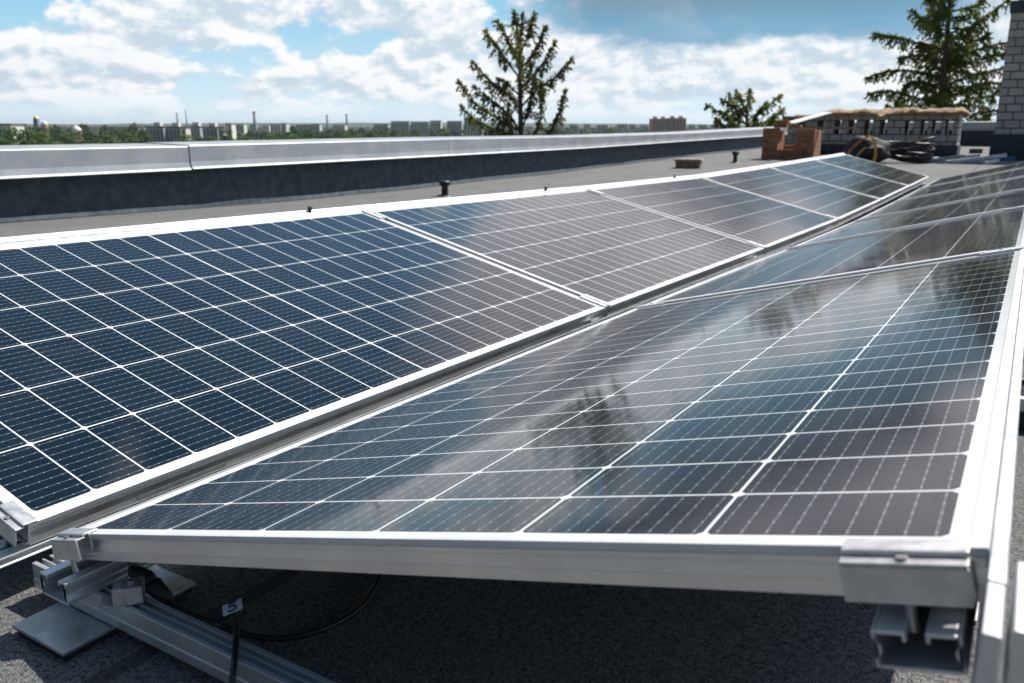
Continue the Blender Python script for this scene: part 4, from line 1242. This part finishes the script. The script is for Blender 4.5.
block(180.3, 185.5, 128.0, 425, 'white stair tower between the second and third grey slab block', M_SLABW, G2, thick=6, floors=5, cols=1, name='stair_tower')
block(217.5, 223.5, 127.8, 424, 'white stair tower at the end of the grey slab blocks', M_SLABW, G2, thick=6, floors=5, cols=1, name='stair_tower')
block(225.5, 231.5, 124.0, 520, 'taller white tower standing back right of the slab blocks', M_SLABW, G2, thick=8, floors=7, cols=1, name='stair_tower')
block(1, 11, 125.0, 300, 'small white house among the treetops at the left edge', M_SLABW, None, thick=8, floors=3, cols=2, name='white_house')
block(108, 133, 127.5, 620, 'low pale hall with long roof behind the wood', M_SLABP, None, thick=25, floors=2, cols=4, name='hall')
block(281, 286, 123.6, 700, 'narrow grey tower block before the far ridge', M_SLABP, None, floors=9, cols=2, name='tower_block')
G3 = 'long pale town blocks on the horizon'
for i, (x0, x1, yt, d, wm) in enumerate([(296, 316, 125.3, 1000, M_SLABP), (333, 345, 125.3, 1050, M_SLABW), (374, 388, 124.6, 980, M_SLAB), (391, 409, 121.6, 900, M_SLABP), (411, 428, 122.0, 905, M_SLABP), (430, 441, 121.0, 910, M_SLABW), (447, 462, 121.4, 900, M_SLABP), (464, 482, 118.2, 880, M_SLABP)]):
    block(x0, x1, yt, d, ['pale low block right of the narrow grey tower', 'grey block between the two thin smokestacks', 'grey block left of the three pale striped blocks', 'first of the pale striped blocks left of the spruce',
                          'second of the pale striped blocks left of the spruce', 'whitest narrow block between the pale striped blocks', 'pale block close to the left limbs of the spruce', 'tallest pale block right behind the left limbs of the spruce'][i], wm, G3, thick=14, floors=6, cols=6)
block(652, 668, 119.2, 760, 'left half of the red brick tower block pair on the horizon', M_REDB, 'red brick tower blocks', thick=16, floors=8, cols=5, name='tower_block', roof_bits=2)
block(669, 686, 118.6, 764, 'right half of the red brick tower block pair on the horizon', M_REDB, 'red brick tower blocks', thick=16, floors=8, cols=5, name='tower_block', roof_bits=2)
random.seed(9)
for i in range(18):
    x0 = [236, 250, 262, 303, 312, 556, 570, 584, 598, 618, 630, 641, 690, 700, 712, 536, 725, 270][i]
    wd_ = random.uniform(5, 11)
    block(x0, x0+wd_, random.uniform(124.2, 125.4), random.uniform(950, 1500), 'small pale town building far off on the skyline %s' % ('left of the spruce' if x0 < 500 else 'right of the spruce'), random.choice([M_SLABP, M_SLAB, M_SLABW]), 'small town buildings %s of the spruce' % ('left' if x0 < 500 else 'right'), floors=3, cols=3, name='town_building')
def stack(px, py, depth, r_, label):
    q = at(px, 126, depth); h = at(px, py, depth).z-GZ
    o = empty('smokestack', (q.x, q.y, GZ), label, 'smokestack', 'thin smokestacks on the skyline')
    m = MB(); m.tube([(0, 0, 0), (0, 0, h-2)], [r_*1.5, r_], 14); m.build('shaft', M_STACK, o, smooth=True)
    m = MB(); m.tube([(0, 0, h-1.99), (0, 0, h)], [r_*1.12, r_*1.12], 14); m.build('rim', M_REDB, o)
stack(178, 113, 1500, 1.3, 'thin smokestack above the second grey slab block')
stack(187, 110, 1700, 1.0, 'thinnest tall mast like stack above the third grey slab block')
stack(255, 111.5, 1300, 1.9, 'thickest smokestack right of the white towers')
stack(327.5, 115, 1500, 1.5, 'thin smokestack above the pale blocks, left of a pair')
stack(347, 114, 1500, 1.6, 'thin smokestack above the pale blocks, right of a pair')
def dome_tower(px, py, depth, wd, wallm, domem, label, name='church_tower'):
    q = at(px, 126, depth); h = at(px, py, depth).z-GZ
    o = empty(name, (q.x, q.y, GZ), label, 'tower', None, rz=YAW)
    rd = wd*0.62
    m = MB(); m.box(-wd/2, wd/2, -wd/2, wd/2, 0, h-rd*1.6); m.build('wall', wallm, o)
    m = MB(); zz = h-rd*1.6
    m.tube([(0, 0, zz+.02), (0, 0, zz+rd*0.3), (0, 0, zz+rd*0.75), (0, 0, zz+rd*1.15), (0, 0, zz+rd*1.4), (0, 0, zz+rd*1.6)], [rd*0.8, rd*0.98, rd*0.95, rd*0.6, rd*0.2, rd*0.05], 18); m.build('dome', domem, o, smooth=True)
dome_tower(37, 115.5, 470, 2.3, M_BLUEW, M_GOLD, 'slim blue tower with golden dome above the wood')
dome_tower(44.5, 120.5, 470, 2.8, M_REDB, M_WHITE, 'red brown tower with white dome beside the golden dome')
dome_tower(76, 125.0, 330, 2.8, M_WOOD, M_WHITE, 'brown water tower with white dome in the wood', 'water_tower')

# ------------------------------------------------------------------ air that pales the far town
HAZE_ON = True
if HAZE_ON:
    m = MB(); m.box(-8800, 8800, -8800, 8800, GZ-1.0, 60.0)
    mh = bpy.data.materials.new('haze'); mh.use_nodes = True
    th = NT(mh.node_tree); th.n.clear()
    pv_ = th.new('ShaderNodeVolumePrincipled')
    pv_.inputs['Color'].default_value = (0.80, 0.90, 1.0, 1)
    pv_.inputs['Density'].default_value = 0.00007
    pv_.inputs['Anisotropy'].default_value = 0.35
    oh = th.new('ShaderNodeOutputMaterial'); th.l.new(pv_.outputs[0], oh.inputs['Volume'])
    tag(m.build('haze', mh), 'thin pale haze over the far town', 'haze', kind='stuff')
